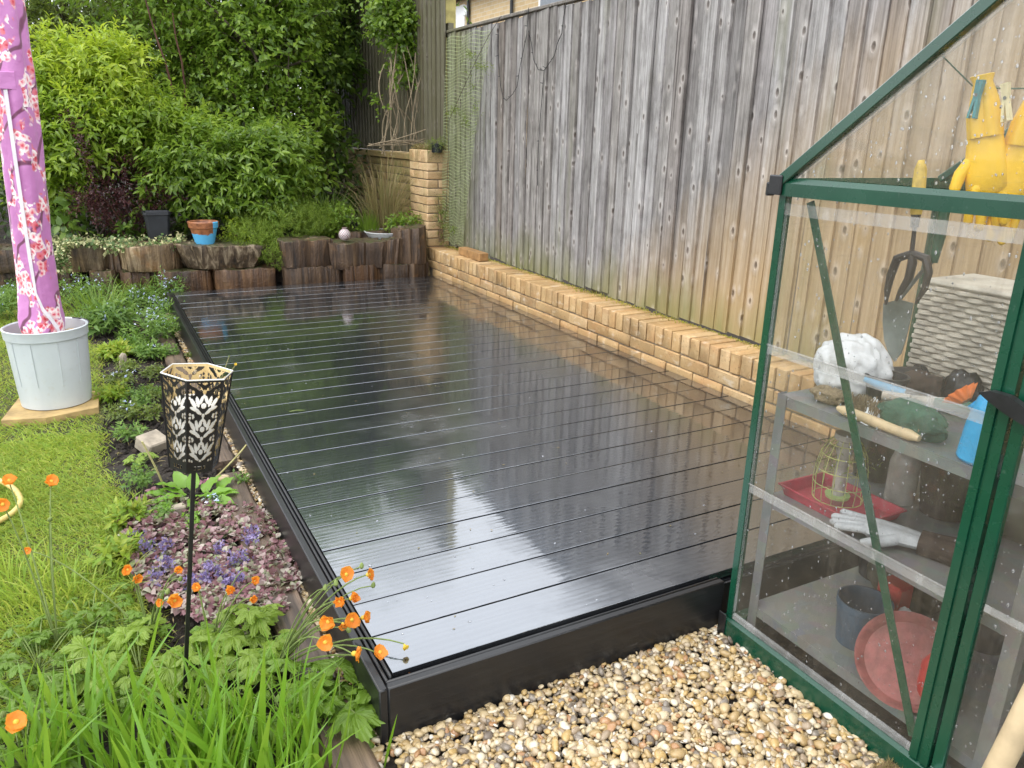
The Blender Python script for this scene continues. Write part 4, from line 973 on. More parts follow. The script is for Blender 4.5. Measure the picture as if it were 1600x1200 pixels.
# panes of the gable beside the door: three overlapping sheets and the triangle above
ya, yb = GY-.016, D1+.024
def pane(name, lo, hi, mat='glazing', par=None): return MB().box(lo, hi, 0).build(name, mat, par or gh)
pane('wall_pane', (GX+.010, yb, .056), (GX+.0128, ya, .486))
pane('wall_pane', (GX+.0065, yb, .470), (GX+.0093, ya, .872))
pane('wall_pane', (GX+.010, yb, .856), (GX+.0128, ya, zt-.014))
# clear joining profiles across the overlaps, their edge glint painted in as a white film
for z in (.478, .866): MB().prism([(GX+.003, z-.013), (GX+.0060, z-.013), (GX+.0060, z+.010), (GX+.001, z+.0135), (GX-.001, z+.011), (GX+.003, z+.006)], yb+.002, ya-.002, 1).build('pane_profile', 'glazing_edge', gh)
MB().prism([(GX+.002, 1.200), (GX+.006, 1.200), (GX+.006, 1.226), (GX-.001, 1.228), (GX-.001, 1.222)], yb-.06, ya-.004, 1).build('pane_profile', 'glazing_edge', gh)
MB().prism([(GX+.003, .066), (GX+.0095, .066), (GX+.0095, .084), (GX+.003, .079)], yb+.002, ya-.002, 1).build('pane_profile', 'glazing_edge', gh)
MB().box((GX+.0035, ya-.008, .09), (GX+.0095, ya-.0005, EZ-.02)).build('pane_profile', 'glazing_edge', gh)
tri = [(GY-.02, zt+.026), (RY, zt+.026), (RY, RZ-.012)]
MB().prism([(y, z) for y, z in tri], GX+.008, GX+.0108, 0).build('gable_pane', 'glazing', gh)
MB().prism([(2*RY-y, z) for y, z in tri], GX+.008, GX+.0108, 0).build('gable_pane', 'glazing', gh)
gp('pane_profile', (GX+.004, GY-.02, EZ+.006), (GX+.004, RY, RZ-.014), .010, .006, 'glazing_edge', (1, 0, 0), .001)
# far gable, side walls and roof
pane('wall_pane', (GX1+.004, GY-GW+.02, .06), (GX1+.007, GY-.02, zt-.02))
MB().prism([(GY-.02, zt+.026), (GY-GW+.02, zt+.026), (RY, RZ-.012)], GX1+.004, GX1+.007, 0).build('gable_pane', 'glazing', gh)
for y in (GY, GY-GW+.003):
    for x0, x1 in ((GX+.024, GX+.598), (GX+.622, GX1-.024)): pane('wall_pane', (x0, y-.006, .062), (x1, y-.003, zt-.014))
for sgn, y in ((1, GY), (-1, GY-GW)):
    for x0, x1 in ((GX+.02, GX+.598), (GX+.622, GX1-.012)):
        m = MB(); a = Vector((0, y, EZ+.024)); b = Vector((0, RY+sgn*.02, RZ+.006)); n_ = Vector((0, sgn*.61, .79))*.003
        m.add([(x, *(v+o_)[1:]) for x in (x0, x1) for v in (a, b) for o_ in (Vector((0, 0, 0)), n_)], [(0, 1, 3, 2), (4, 6, 7, 5), (0, 4, 5, 1), (2, 3, 7, 6), (0, 2, 6, 4), (1, 5, 7, 3)])
        m.build('roof_pane', 'glazing', gh)
# diagonal brace, flat strip just inside the panes
gp('diagonal_brace', (GX+.022, -.158, 1.235), (GX+.022, -.655, .09), .003, .022, up=(0, 1, 0), bv=.0005)
# rain drops on the panes
bm = bmesh.new(); bmesh.ops.create_icosphere(bm, subdivisions=2, radius=1); bm.verts.ensure_lookup_table()
tv = np.array([v.co for v in bm.verts]); tf = np.array([[v.index for v in f.verts] for f in bm.faces]); bm.free()
def drops(n, face, parent, name='water_droplets'):
    Vs = []
    for i in range(n):
        r = .0009+.0021*random.random()**3; p, sx = face(); Vs.append(tv*np.array([.45 if sx == 0 else 1, 1, U(1, 1.7)])*r + np.array(p))
    F = (tf[None]+(np.arange(n)*len(tv))[:, None, None]).reshape(-1, 3)
    o = link(name, npmesh(name, np.concatenate(Vs)-np.array(wloc(parent)), F, 'water_drop', True), parent); o['kind'] = 'stuff'
def fgable():
    y = U(yb, ya); z = U(.09, EZ-.02); return (GX+(.0062 if .486 < z < .872 else .0098), y, z), 0
def ftri():
    while True:
        y = U(RY+.2, GY-.04); z = U(EZ+.03, 1.75)
        if z < EZ+(GY-y)*.76-.02: return (GX+.0078, y, z), 0
drops(760, fgable, gh); drops(340, ftri, gh)
drops(160, lambda: ((GX+.0018, U(D1-.16, D1-.054), U(.1, 1.2)), 0), gh)

# ------------------------------------------------------------------ shelving inside
def m_galv():
    g = G('galvanised'); o = g.obj(); v = g.vor(o, 28, out='Color')
    c = g.mix(.35, (.22, .235, .235), v, 'MULTIPLY'); c = g.mix(g.math('MULTIPLY', g.step(g.noise(o, 9, 4), .45, .7), .5), c, (.30, .28, .24))
    MT['galvanised'] = g.done(g.bsdf(g.mix(.5, c, (.20, .215, .215)), .42, None, Metallic=.35))
m_galv()
SX0, SX1, SY0, SY1 = 1.035, 1.62, -.80, -.118
sh = empty('shelving_unit', (1.3, -.46, 0), 'galvanised metal shelving unit with three shelves inside the greenhouse', 'shelving')
SZ = (.112, .452, .742)
for i, z in enumerate(SZ):
    m = MB().box((SX0, SY0, z-.004), (SX1, SY1, z), 0)
    m.box((SX0, SY0, z-.028), (SX0+.003, SY1, z-.0045)); m.box((SX1-.003, SY0, z-.028), (SX1, SY1, z-.0045))
    m.box((SX0+.0035, SY1-.003, z-.028), (SX1-.0035, SY1, z-.0045)); m.box((SX0+.0035, SY0, z-.028), (SX1-.0035, SY0+.003, z-.0045)); m.build('shelf', 'galvanised', sh)
for x, s in ((SX0-.0025, 1), (SX1+.0025, -1)):
    for y, t in ((SY0-.0025, 1), (SY1+.0025, -1)):
        MB().prism([(x, y), (x+s*.03, y), (x+s*.03, y+t*.002), (x+s*.002, y+t*.002), (x+s*.002, y+t*.03), (x, y+t*.03)], 0, SZ[2]+.003, 2).build('leg', 'galvanised', sh)
sheet('greenhouse_floor', [(GX+.031, GY-GW+.036), (GX1, GY-GW+.036), (GX1, GY-.031), (GX+.031, GY-.031)], .004, 'soil')

# ------------------------------------------------------------------ things in the greenhouse
def Z(px, py, z): q = at(px, py, Z=z); return q.x, q.y
def crumple(c, r, n=3, amp=.25, seed=1, sq=(1, 1, 1)):
    """a crumpled sack-like shape resting on its base"""
    bm = bmesh.new(); bmesh.ops.create_icosphere(bm, subdivisions=n+1, radius=1); rr = random.Random(seed)
    ds = [(Vector((rr.gauss(0, 1), rr.gauss(0, 1), rr.gauss(0, 1))).normalized(), rr.uniform(1.5, 5) if i_ < 6 else rr.uniform(6, 13), rr.uniform(0, 6), 1.0 if i_ < 6 else .38) for i_ in range(15)]
    for v in bm.verts:
        d = v.co.normalized(); k = 1+amp*sum((abs(math.sin(d.dot(a)*f+p))-.6)*w_ for a, f, p, w_ in ds)/3.5
        v.co = Vector((d.x*r[0]*k*sq[0], d.y*r[1]*k*sq[1], max(-.82*r[2], d.z*r[2]*k)))
    m = MB(); o = {v: i for i, v in enumerate(bm.verts)}; bm.verts.index_update()
    m.add([tuple(v.co+Vector(c)+Vector((0, 0, .82*r[2]))) for v in bm.verts], [[v.index for v in f.verts] for f in bm.faces]); bm.free(); return m
simple('bag_white', (.62, .64, .66), .35, .06, 20, 1.0, 26); simple('pot_dark', (.022, .022, .024), .4, .3); simple('steel_blade', (.14, .165, .155), .35, .3)
simple('tool_black', (.012, .011, .011), .4, .3); simple('handle_yellow', (.66, .47, .10), .5, .3, 30); simple('rubber_yellow', (.86, .53, .02), .42, .1, 12, .2, 80)
simple('basket_white', (.46, .425, .36), .6, .2); simple('wood_pale', (.55, .43, .26), .55, .15); simple('bristle', (.21, .16, .095), .8, .4, 200, .6, 400)
simple('cloth_green', (.035, .09, .06), .9, .3, 30, .5, 120); simple('bottle_blue', (.02, .34, .66), .3, .08); simple('orange_plastic', (.85, .22, .05), .4, .1)
simple('wire_yellow', (.36, .38, .12), .5, .3); simple('tray_red', (.38, .02, .045), .35, .2); simple('suede_grey', (.40, .42, .44), .9, .12, 40, .5, 150)
simple('cuff_dark', (.045, .03, .022), .9, .3); simple('pot_blue_grey', (.045, .075, .11), .5, .2); simple('faded_red', (.26, .085, .078), .6, .25, 30, .3, 90)
simple('bottle_clear', (.36, .34, .31), .2, .2); simple('sack_dark', (.045, .042, .025), .4, .5, 9, .6, 20); simple('peg_teal', (.03, .25, .28), .45, .15); simple('peg_cream', (.74, .66, .40), .5, .1)
simple('old_glove', (.40, .36, .31), .9, .3, 30, .5, 120); simple('hose_green', (.02, .09, .05), .4, .2); simple('red_plastic', (.42, .035, .03), .35, .15); simple('foil', (.62, .66, .70), .25, .1); simple('lime_dish', (.30, .42, .13), .5, .1)
Zu, Zm, Zl = SZ[2]+.001, SZ[1]+.001, SZ[0]+.001
x, y = 1.20, -.195
o = crumple((x, y, Zu), (.082, .095, .085), 4, .24, 14); tag(o.build('plastic_bag', 'bag_white', smooth=True, loc=(x, y, Zu)), 'crumpled white plastic bag on the top shelf', 'bag')
# stacked black pots lying on their side, then one upright
def pot(name, label, cx, cy, z, r0, r1, h, mat, M=None, lipd=.006):
    m = MB().lathe([(r0*.5, .001), (r0, 0), (r1, h*.86), (r1+lipd, h*.87), (r1+lipd, h), (r1-.001, h), (r0-.003, .012), (r0*.4, .012)], 32, (0, 0, 0), True, True)
    T_ = Matrix.Translation((cx, cy, z)); m.xf(T_ @ (M or Matrix.Identity(4)))
    return tag(m.build(name, mat, smooth=True, loc=(cx, cy, z)), label, 'pot')
x, y = Z(1372, 588, Zu); pot('seedling_pot', 'black plastic pot behind the trowel on the top shelf', 1.19, -.305, Zu, .036, .046, .085, 'pot_dark')
pot('seedling_pot', 'black pot tipped on its side behind the white bag', 1.28, -.235, Zu+.043, .032, .042, .095, 'pot_dark', Matrix.Rotation(math.radians(96), 4, 'Y') @ Matrix.Rotation(.5, 4, 'X'))
# woven basket at the back
bx = empty('woven_basket', (1.47, -.47, Zu), 'white woven plastic basket at the back of the top shelf', 'basket')
bcx, bcy, bw_, bl = 1.47, -.47, .10, .23
MB().box((bcx-bw_+.001, bcy-bl+.001, Zu), (bcx+bw_-.001, bcy+bl-.001, Zu+.285), .02).build('lining', 'basket_white', bx)
for i in range(22):
    z = Zu+.008+i*.0130; pt_ = []
    for k in range(241):
        t = k/240*4; e = int(min(t, 3.999)); f = t-e; c4 = [(-1, -1), (-1, 1), (1, 1), (1, -1), (-1, -1)]
        a, b = c4[e], c4[e+1]; px_, py_ = a[0]+(b[0]-a[0])*f, a[1]+(b[1]-a[1])*f; s_ = .0055*math.sin(k*math.pi/4+i*math.pi)
        pt_.append((bcx+px_*(bw_+s_), bcy+py_*(bl+s_), z))
    MB().tube(pt_, .0068, 6, False).build('woven_strand', 'basket_white', bx, True)
MB().box((bcx-bw_-.006, bcy-bl-.006, Zu+.287), (bcx+bw_+.006, bcy+bl+.006, Zu+.303), .007).build('rim', 'basket_white', bx, True)
# old gloves and a blue handled tool
o = crumple((1.17, -.385, Zu), (.045, .05, .03), 3, .3, 9); tag(o.build('work_glove', 'old_glove', smooth=True, loc=(1.17, -.385, Zu)), 'dirty beige crumpled work glove between basket and trowel', 'glove')
MB().tube([(1.10, -.365, Zu+.062), (1.12, -.42, Zu+.066)], .012, 10).tube([(1.122, -.425, Zu+.066), (1.15, -.475, Zu+.068), (1.165, -.49, Zu+.07)], [.012, .016, .014], 10).build('rolled_glove_cuff', 'old_glove', smooth=True, loc=(1.12, -.42, Zu+.05))
tag(bpy.data.objects['rolled_glove_cuff'], 'rolled pale cuff resting on the gloves', 'glove')
tag(MB().tube([(1.09, -.315, Zu+.09), (1.12, -.36, Zu+.076), (1.135, -.395, Zu+.072)], [.006, .011, .010], 10).build('tool_handle', 'bottle_blue', smooth=True, loc=(1.12, -.36, Zu+.06)), 'light blue tool handle sticking out of the gloves', 'tool')
tag(MB().tube([(1.13, -.475, Zu+.075), (1.15, -.56, Zu+.085)], .012, 12).build('green_tube', 'hose_green', smooth=True, loc=(1.14, -.52, Zu+.07)), 'short dark green tube beside the basket', 'tube')
o = crumple((1.09, -.455, Zu), (.04, .085, .040), 3, .3, 21); tag(o.build('green_cloth', 'cloth_green', smooth=True, loc=(1.09, -.455, Zu)), 'crumpled dark green cloth on the top shelf', 'cloth')
# crumpled clear film over the edge
V = []; F = []; a0, a1 = at(1375, 588, X=1.05), at(1470, 650, X=1.05)
for j in range(7):
    for i in range(13):
        u, v = i/12, j/6; V.append((1.045+.05*v+.006*math.sin(i*2.1+j), -.345-.13*u+.006*math.sin(j*3+i), Zu+.004+.045*v*(1-u*.6)+.006*math.sin(i*1.7+j*2.3)))
for j in range(6):
    for i in range(12): k = j*13+i; F.append((k, k+1, k+14, k+13))
tag(MB().add(V, F).build('plastic_film', 'foil', smooth='all', loc=(1.06, -.41, Zu), fix=False), 'crumpled clear plastic film above the scrubbing brush', 'film')
# scrubbing brush lying on the shelf
br = empty('scrubbing_brush', (1.05, -.38, Zu), 'wooden scrubbing brush with brown bristles on the top shelf edge', 'brush')
pA, pB = Vector((1.053, -.285, Zu+.012)), Vector((1.049, -.505, Zu+.012))
pth = [pA+(pB-pA)*i/10 for i in range(11)]
MB().tube(pth, [.006]+[.0125]*9+[.007], 12).build('back', 'wood_pale', br, True)
bs = MB()
for i in range(420):
    t = U(.06, .96); b = pA+(pB-pA)*t+Vector((U(.006, .03), 0, U(.0, .014))); bs.tube([b, b+Vector((U(.004, .016), U(-.008, .008), U(.020, .034)))], [.0012, .0009], 3, False)
bs.build('bristles', 'bristle', br, fix=False)['kind'] = 'stuff'
# blue watering bottle with an orange scalloped collar
q = Z(1535, 735, Zu); bl_ = empty('blue_watering_can', (1.09, -.625, Zu), 'bright blue plastic watering can with orange scalloped rose by the door', 'watering can')
MB().lathe([(.048, 0), (.052, .006), (.047, .07), (.040, .115), (.034, .135), (.03, .14)], 32, (1.09, -.625, Zu), True, True).build('body', 'bottle_blue', bl_, True)
MB().lathe([(.012, 0), (.026, .012), (.034, .022)], 48, (0, 0, 0), True, True, lambda a, i: 1+(.16 if i == 2 else .06)*math.cos(12*a)).xf(Matrix.Translation((1.07, -.575, Zu+.118)) @ Matrix.Rotation(math.radians(-50), 4, 'X')).build('rose', 'orange_plastic', bl_, True)
MB().tube([(1.08, -.605, Zu+.10), (1.073, -.585, Zu+.116)], .011, 12).build('spout', 'bottle_blue', bl_, True)
# wire cage bird feeder
q = Z(1303, 806, Zm+.02); cx_, cy_ = 1.16, -.245
cg = empty('wire_bird_feeder', (cx_, cy_, Zm+.018), 'dome shaped yellow wire cage bird feeder standing in the red tray', 'bird feeder')
for z, r in ((.0, .062), (.045, .066), (.085, .064), (.125, .056), (.155, .042)):
    MB().tube([(cx_+r*math.cos(a*math.pi/12), cy_+r*math.sin(a*math.pi/12), Zm+.022+z) for a in range(25)], .0013, 5, False).build('wire_ring', 'wire_yellow', cg)
for k in range(14):
    a = 2*math.pi*k/14; MB().tube([(cx_+r*math.cos(a), cy_+r*math.sin(a), Zm+.022+z) for z, r in ((0, .062), (.045, .066), (.085, .064), (.125, .056), (.155, .042), (.178, .018))], .0010, 4, False).build('wire_rib', 'wire_yellow', cg)
MB().lathe([(.016, .012), (.016, .12), (.022, .14), (.022, .165), (.03, .17), (.03, .185)], 16, (cx_, cy_, Zm+.018), True, True).build('seed_tube', 'bottle_clear', cg, True)
MB().lathe([(.03, .006), (.032, .014)], 20, (cx_, cy_, Zm+.018), True, True).build('base_dish', 'lime_dish', cg, True)
O, d = inball(60, (cx_+.02, cy_+.01, Zm+.12), (.05, .05, .05), .6); lobj('dry_stalks', [shoots(O, d+np.array([0, 0, .6]), .04, 3, .02, .004, .2)], 'olive', cg, 'stuff')
# red tray
tr_ = empty('red_tray', (1.16, -.25, Zm), 'shallow dark red plastic tray on the middle shelf', 'tray')
m = MB(); hw, hl, hh = .085, .125, .03; V = []; F = []
for (sc_, z) in ((.92, 0), (1.0, hh), (1.05, hh), (1.05, hh-.004), (.985, hh-.003), (.90, .003)):
    for sx, sy in ((-1, -1), (1, -1), (1, 1), (-1, 1)): V.append((1.16+sx*hw*sc_, -.255+sy*hl*sc_, Zm+z))
for i in range(5):
    for k in range(4): k2 = (k+1) % 4; F.append((i*4+k, i*4+k2, i*4+4+k2, i*4+4+k))
F += [(3, 2, 1, 0), (20, 21, 22, 23)]
m.add(V, F).build('tray_body', 'tray_red', tr_)
# bottles and dark sacks behind
for nm, lab, x, y, z, prof, mt, capm in (
    ('spray_bottle', 'clear bottle with red label in the middle of the shelving', 1.34, -.30, Zm, [(.036, 0), (.038, .01), (.038, .11), (.03, .14), (.012, .16), (.012, .175)], 'bottle_clear', 'red_plastic'),
    ('red_bottle', 'red and white plastic bottle on the bottom shelf by the door post', 1.12, -.615, Zl, [(.035, 0), (.037, .01), (.036, .10), (.02, .13), (.013, .14), (.013, .155)], 'red_plastic', 'white_plastic')):
    r_ = empty(nm, (x, y, z), lab, 'bottle'); MB().lathe(prof, 24, (x, y, z), True, True).build('bottle_body', mt, r_, True)
    MB().lathe([(.015, 0), (.015, .022), (.011, .026)], 16, (x, y, z+prof[-1][1]-.002), True, True).build('cap', capm, r_, True)
for nm, lab, c, r, sd_ in (('compost_sack', 'dark slumped compost sack at the back of the middle shelf', (1.45, -.52, Zm), (.10, .20, .12), 31), ('rubbish_sack', 'crumpled dark plastic sack on the floor behind the door', (1.27, -1.12, .005), (.2, .22, .30), 37), ('peat_sack', 'flat dark sack behind the pots on the bottom shelf', (1.48, -.30, Zl), (.09, .15, .11), 35)):
    tag(crumple(c, r, 3, .3, sd_).build(nm, 'sack_dark', smooth=True, loc=c), lab, 'sack')
for nm, lab, x, y, z, h, mt in (('tall_pot', 'stack of black pots at the back of the bottom shelf', 1.46, -.53, Zl, .20, 'pot_dark'), ('tall_pot', 'tall dark green pot at the back of the middle shelf', 1.42, -.16, Zm, .19, 'sack_dark'), ('tall_pot', 'brown pot behind the red tray', 1.38, -.40, Zm, .16, 'cuff_dark'), ('tall_pot', 'black pot in the dark corner of the bottom shelf', 1.50, -.18, Zl, .22, 'pot_dark')):
    pot(nm, lab, x, y, z, .055, .072, h, mt)
for nm, lab, c, r, sd_ in (('dimming_sack', 'large dark sack added behind the shelving to dim the greenhouse', (1.84, -.36, .005), (.17, .22, .42), 61), ('far_dimming_sack', 'dark sack added by the far wall to dim the greenhouse', (1.84, -.86, .005), (.18, .24, .36), 67)):
    tag(crumple(c, r, 3, .25, sd_).build(nm, 'sack_dark', smooth=True, loc=c), lab, 'sack')  # both sacks are added to darken the greenhouse interior
tag(crumple((1.31, -.32, Zu), (.05, .06, .045), 3, .3, 71).build('dark_rag', 'cuff_dark', smooth=True, loc=(1.31, -.32, Zu)), 'dark crumpled rag behind the trowel on the top shelf', 'rag')
tag(crumple((1.10, -.22, Zu), (.03, .05, .022), 3, .3, 73).build('coir_block', 'bristle', smooth=True, loc=(1.10, -.22, Zu)), 'small brown fibrous block in front of the white bag', 'block')
tag(crumple((1.33, -.41, Zu), (.035, .05, .06), 3, .3, 79).build('black_glove', 'tool_black', smooth=True, loc=(1.33, -.41, Zu)), 'black rubber glove heaped against the woven basket', 'glove')
# gloves: a palm with five fingers
def glove(name, label, M, mat, cuffmat, size=1.0, curl=.2, cat_='glove', flat=.5, cuff=True, sd_=1, pinch=False):
    """palm along -z from the wrist; fingers below"""
    rr = random.Random(sd_); root = empty(name, M.translation, label, cat_)
    s = size; m = MB()
    m.lathe([(.036*s, .085*s), (.036*s, .03*s), (.040*s, 0), (.044*s, -.05*s), (.043*s, -.085*s), (.030*s, -.098*s)], 20, (0, 0, 0), False, True, lambda a, i: (abs(math.cos(a))**2+(flat*abs(math.sin(a)))**2)**.5*.35+.65*(1/((abs(math.cos(a)))**2+(abs(math.sin(a))/flat)**2)**.5))
    for k, (x, L_, r) in enumerate(((-.032, .065, .0105), (-.011, .082, .0115), (.011, .086, .0115), (.032, .075, .011))):
        a = rr.uniform(-.12, .12)+x*3; c = curl*rr.uniform(.4, 1.4)
        m.tube([(x*s*.9, 0, -.075*s), (x*s, .002*s, -.098*s), ((x+a*L_*.5)*s, -c*L_*.25*s, (-.098-L_*.5)*s), ((x+a*L_*.9)*s, -c*L_*.75*s, (-.098-L_*.92)*s), ((x+a*L_)*s, -c*L_*.9*s, (-.098-L_)*s)], [r*s*.9, r*s*1.05, r*s, r*s*.92, r*s*.4], 10)
    m.tube([(-.03*s, 0, -.02*s), (-.052*s, -.006*s, -.045*s), (-.064*s, -.014*s, -.075*s), (-.066*s, -.016*s, -.092*s)], [.015*s, .0145*s, .0125*s, .005*s], 10)
    m.xf(M); m.build('glove_body', mat, root, True)
    if cuff:
        c = MB().lathe([(.0365*s, .03*s), (.035*s, .075*s), (.028*s, .115*s), (.019*s, .15*s), (.024*s, .165*s), (.022*s, .166*s), (.015*s, .15*s)] if pinch else [(.037*s, .03*s), (.040*s, .085*s), (.046*s, .13*s), (.047*s, .132*s), (.044*s, .131*s), (.036*s, .08*s)], 24, (0, 0, 0), False, False, lambda a, i: (.62+.38*abs(math.cos(a)))*(1+.07*math.sin(5*a+i*.7))); c.xf(M); c.build('cuff', cuffmat, root, True)
    return root
def gm(x, y, z, rx=0, ry=0, rz=0): return Matrix.Translation((x, y, z)) @ Matrix.Rotation(rz, 4, 'Z') @ Matrix.Rotation(ry, 4, 'Y') @ Matrix.Rotation(rx, 4, 'X')
g1 = at(1540, 235, X=1.12); glove('rubber_glove', 'yellow rubber glove pegged by the blue green clothes peg', gm(g1.x, g1.y, g1.z, 0, -.22, math.radians(-62)), 'rubber_yellow', 'rubber_yellow', .88, .25, sd_=3, pinch=True)
g2 = at(1590, 250, X=1.16); glove('rubber_glove', 'yellow rubber glove pegged by the cream clothes peg', gm(g2.x, g2.y, g2.z, 0, .10, math.radians(-50)), 'rubber_yellow', 'rubber_yellow', .9, .2, sd_=5, pinch=True)
glove('suede_glove', 'pale grey suede work glove with dark cuff on the middle shelf', gm(1.125, -.475, Zm+.026, math.radians(4), math.radians(90), math.radians(-62)) @ Matrix.Rotation(math.radians(90), 4, 'Z'), 'suede_grey', 'cuff_dark', .95, .1, sd_=8, flat=.42)
# washing line and pegs
l0, l1 = at(1470, 85, X=1.0), at(1520, 135, X=1.10); l2 = Vector((1.6, -.60, 1.50))
tag(MB().tube([l0, l1, (1.14, l1.y-.045, l1.z-.004), l2], .0016, 5).build('washing_line', 'hose_green', loc=l0), 'thin green washing line strung inside the greenhouse gable', 'line')
def peg(label, px, py, X, mat, tilt):
    q = at(px, py, X=X); root = empty('clothes_peg', q, label, 'peg')
    for s in (-1, 1):
        MB().prism([(-.0035+s*.0045, .03), (.0035+s*.004, .03), (.003+s*.0025, 0), (.0035+s*.006, -.042), (-.002+s*.007, -.042), (-.003+s*.0025, 0)], -.005, .005, 0).xf(Matrix.Translation(q) @ Matrix.Rotation(tilt, 4, 'X')).build('prong', mat, root)
    MB().tube([(q.x-.006, q.y, q.z+.002), (q.x+.006, q.y, q.z+.002)], .0035, 8).build('spring', 'steel_blade', root)
peg('blue green clothes peg on the washing line', 1527, 150, 1.085, 'peg_teal', .05); peg('cream clothes peg on the washing line', 1572, 155, 1.10, 'peg_cream', -.25)
# hanging hand fork and trowel
X = 1.06
fk = at(1425, 395, X=X); f0 = at(1440, 250, X=X)
hf = empty('hand_fork', fk, 'hand fork with yellow handle and black tines hanging behind the pane', 'hand fork')
d = (fk-f0)
MB().tube([f0, f0+d*.1, f0+d*.35, f0+d*.58], [.006, .0125, .014, .0115], 12).build('handle', 'handle_yellow', hf, True)
MB().tube([f0+d*.58, f0+d*.72], [.0095, .0085], 10).build('ferrule', 'pot_dark', hf, True)
MB().tube([f0+d*.70, f0+d*.98], [.0045, .0045], 8).build('shank', 'tool_black', hf, True)
for pts in (((1425, 396), (1402, 404), (1392, 430), (1387, 452), (1384, 476)), ((1425, 396), (1426, 410), (1420, 435), (1408, 455), (1400, 470)), ((1425, 396), (1447, 404), (1451, 425), (1445, 450), (1431, 474))):
    MB().tube([at(px, py, X=X) for px, py in pts], [.008, .0098, .0090, .0072, .003], 8).build('tine', 'tool_black', hf, True)
X = 1.075
tw_ = empty('hand_trowel', at(1405, 560, X=X), 'grey bladed hand trowel with dark green handle hanging point down', 'trowel')
tp = [at(px, py, X=X) for px, py in ((1380, 474), (1379, 505), (1381, 530), (1388, 552), (1397, 565), (1408, 552), (1415, 530), (1421, 505), (1427, 474), (1404, 468))]
m = MB(); c_ = Vector((X+.012, sum(v.y for v in tp)/10, sum(v.z for v in tp)/10)); nv = len(tp)
m.add(tp+[v+Vector((.0025, 0, 0)) for v in tp]+[c_, c_+Vector((.0025, 0, 0))], [(i, (i+1) % nv, 2*nv) for i in range(nv)]+[(nv+(i+1) % nv, nv+i, 2*nv+1) for i in range(nv)]+[(i, nv+i, nv+(i+1) % nv, (i+1) % nv) for i in range(nv)])
m.build('blade', 'steel_blade', tw_, True)
MB().tube([at(1404, 470, X=X+.004), at(1440, 425, X=X+.012), at(1458, 408, X=X+.014)], .0045, 8).build('shank', 'steel_blade', tw_, True)
MB().tube([at(1458, 410, X=X+.014), at(1468, 370, X=X+.016), at(1475, 330, X=X+.018), at(1478, 312, X=X+.018)], [.009, .012, .0115, .007], 10).build('handle', 'hose_green', tw_, True)
# bottom shelf
x, y = Z(1325, 1000, Zl); pot('plant_pot', 'dark blue grey plastic pot on the bottom shelf', 1.165, -.375, Zl, .056, .066, .125, 'pot_blue_grey', None, .003)
tag(MB().lathe([(.002, .012), (.05, .010), (.095, .016), (.112, .034), (.117, .036), (.115, .030), (.098, .008), (.05, 0), (.002, 0)], 40, (0, 0, 0)).xf(gm(1.115, -.545, Zl+.062, math.radians(20), math.radians(-42), 0)).build('round_dish', 'faded_red', smooth=True, loc=(1.115, -.545, Zl)), 'faded red round plastic dish leaning on the bottom shelf', 'dish')
tag(MB().box((1.27, -.40, Zl), (1.33, -.33, Zl+.135), .006).build('red_carton', 'red_plastic', loc=(1.30, -.365, Zl)), 'small red carton behind the blue grey pot', 'carton')
tag(crumple((1.24, -.44, Zl), (.03, .03, .06), 3, .2, 51).build('white_bottle', 'bag_white', smooth=True, loc=(1.24, -.44, Zl)), 'slim pale bottle between the blue grey pot and the dish', 'bottle')
# outside the door: pale pole and coir mat
pa, pb = at(1552, 1215, X=.80), at(1640, 1040, X=.84)
tag(MB().tube([at(1540, 1260, X=.80), pa, pb, pb+(pb-pa)*2], .021, 16).build('pale_pole', 'wood_pale', smooth=True, loc=pa), 'pale wooden pole leaning in front of the greenhouse door', 'pole')
P = np.array([(U(.80, .98), U(-.95, -.63), .018) for _ in range(5200)]); D = RNG.normal(size=P.shape)*.4+np.array([0, 0, 1.])
V, F = leafverts(P, D, RNG.normal(size=P.shape), RNG.uniform(.010, .02, len(P)), np.full(len(P), .0013), T2)
mt_ = empty('coir_mat', (.89, -.79, 0), 'small brown coir mat edge on the gravel by the greenhouse door', 'mat')
link('pile', npmesh('pile', V-np.array((.89, -.79, 0)), F, 'straw'), mt_)['kind'] = 'stuff'
MB().box((.80, -.95, .006), (.98, -.63, .02), .002).build('backing', 'stem_brown', mt_)
# ------------------------------------------------------------------ bucket, slab and covered parasol
def m_bucket():
    g = G('bucket'); o = g.obj(); n = g.noise(g.map(o, (4, 4, 2)), 1.0, 4); z = g.sep(o)['Z']
    c = g.ramp(n, [(.3, (.44, .48, .50)), (.7, (.58, .615, .63))])
    fill = g.step(g.math('ADD', z, g.math('MULTIPLY', g.noise(o, 9, 4), .06)), .245, .225)
    c = g.mix(g.math('MULTIPLY', fill, .25), c, (.46, .50, .52))
    c = g.mix(g.math('MULTIPLY', g.step(g.noise(o, 40, 4), .60, .72), .25), c, (.42, .40, .34))
    MT['bucket'] = g.done(g.bsdf(c, .38, g.bump(n, .1, .01), Subsurface_Weight=.15, Subsurface_Radius=(.02, .02, .02)))
m_bucket()
bcx, bcy = -.755, 2.89
m = MB(); V = []; 
tag(MB().prism([(-.985, 2.68), (-.80, 2.635), (-.575, 2.70), (-.565, 2.99), (-.93, 3.02)], -.006, .028, 2).build('paving_slab', 'new_timber', loc=(bcx, bcy, 0)), 'tan slab under the white bucket on the lawn', 'slab')
simple('slab', (.42, .29, .12), .75, .25, 14, .4, 60); bpy.data.objects['paving_slab'].data.materials[0] = MT['slab']
bk = empty('white_bucket', (bcx, bcy, .029), 'translucent white plastic bucket of stones holding the covered parasol', 'bucket')
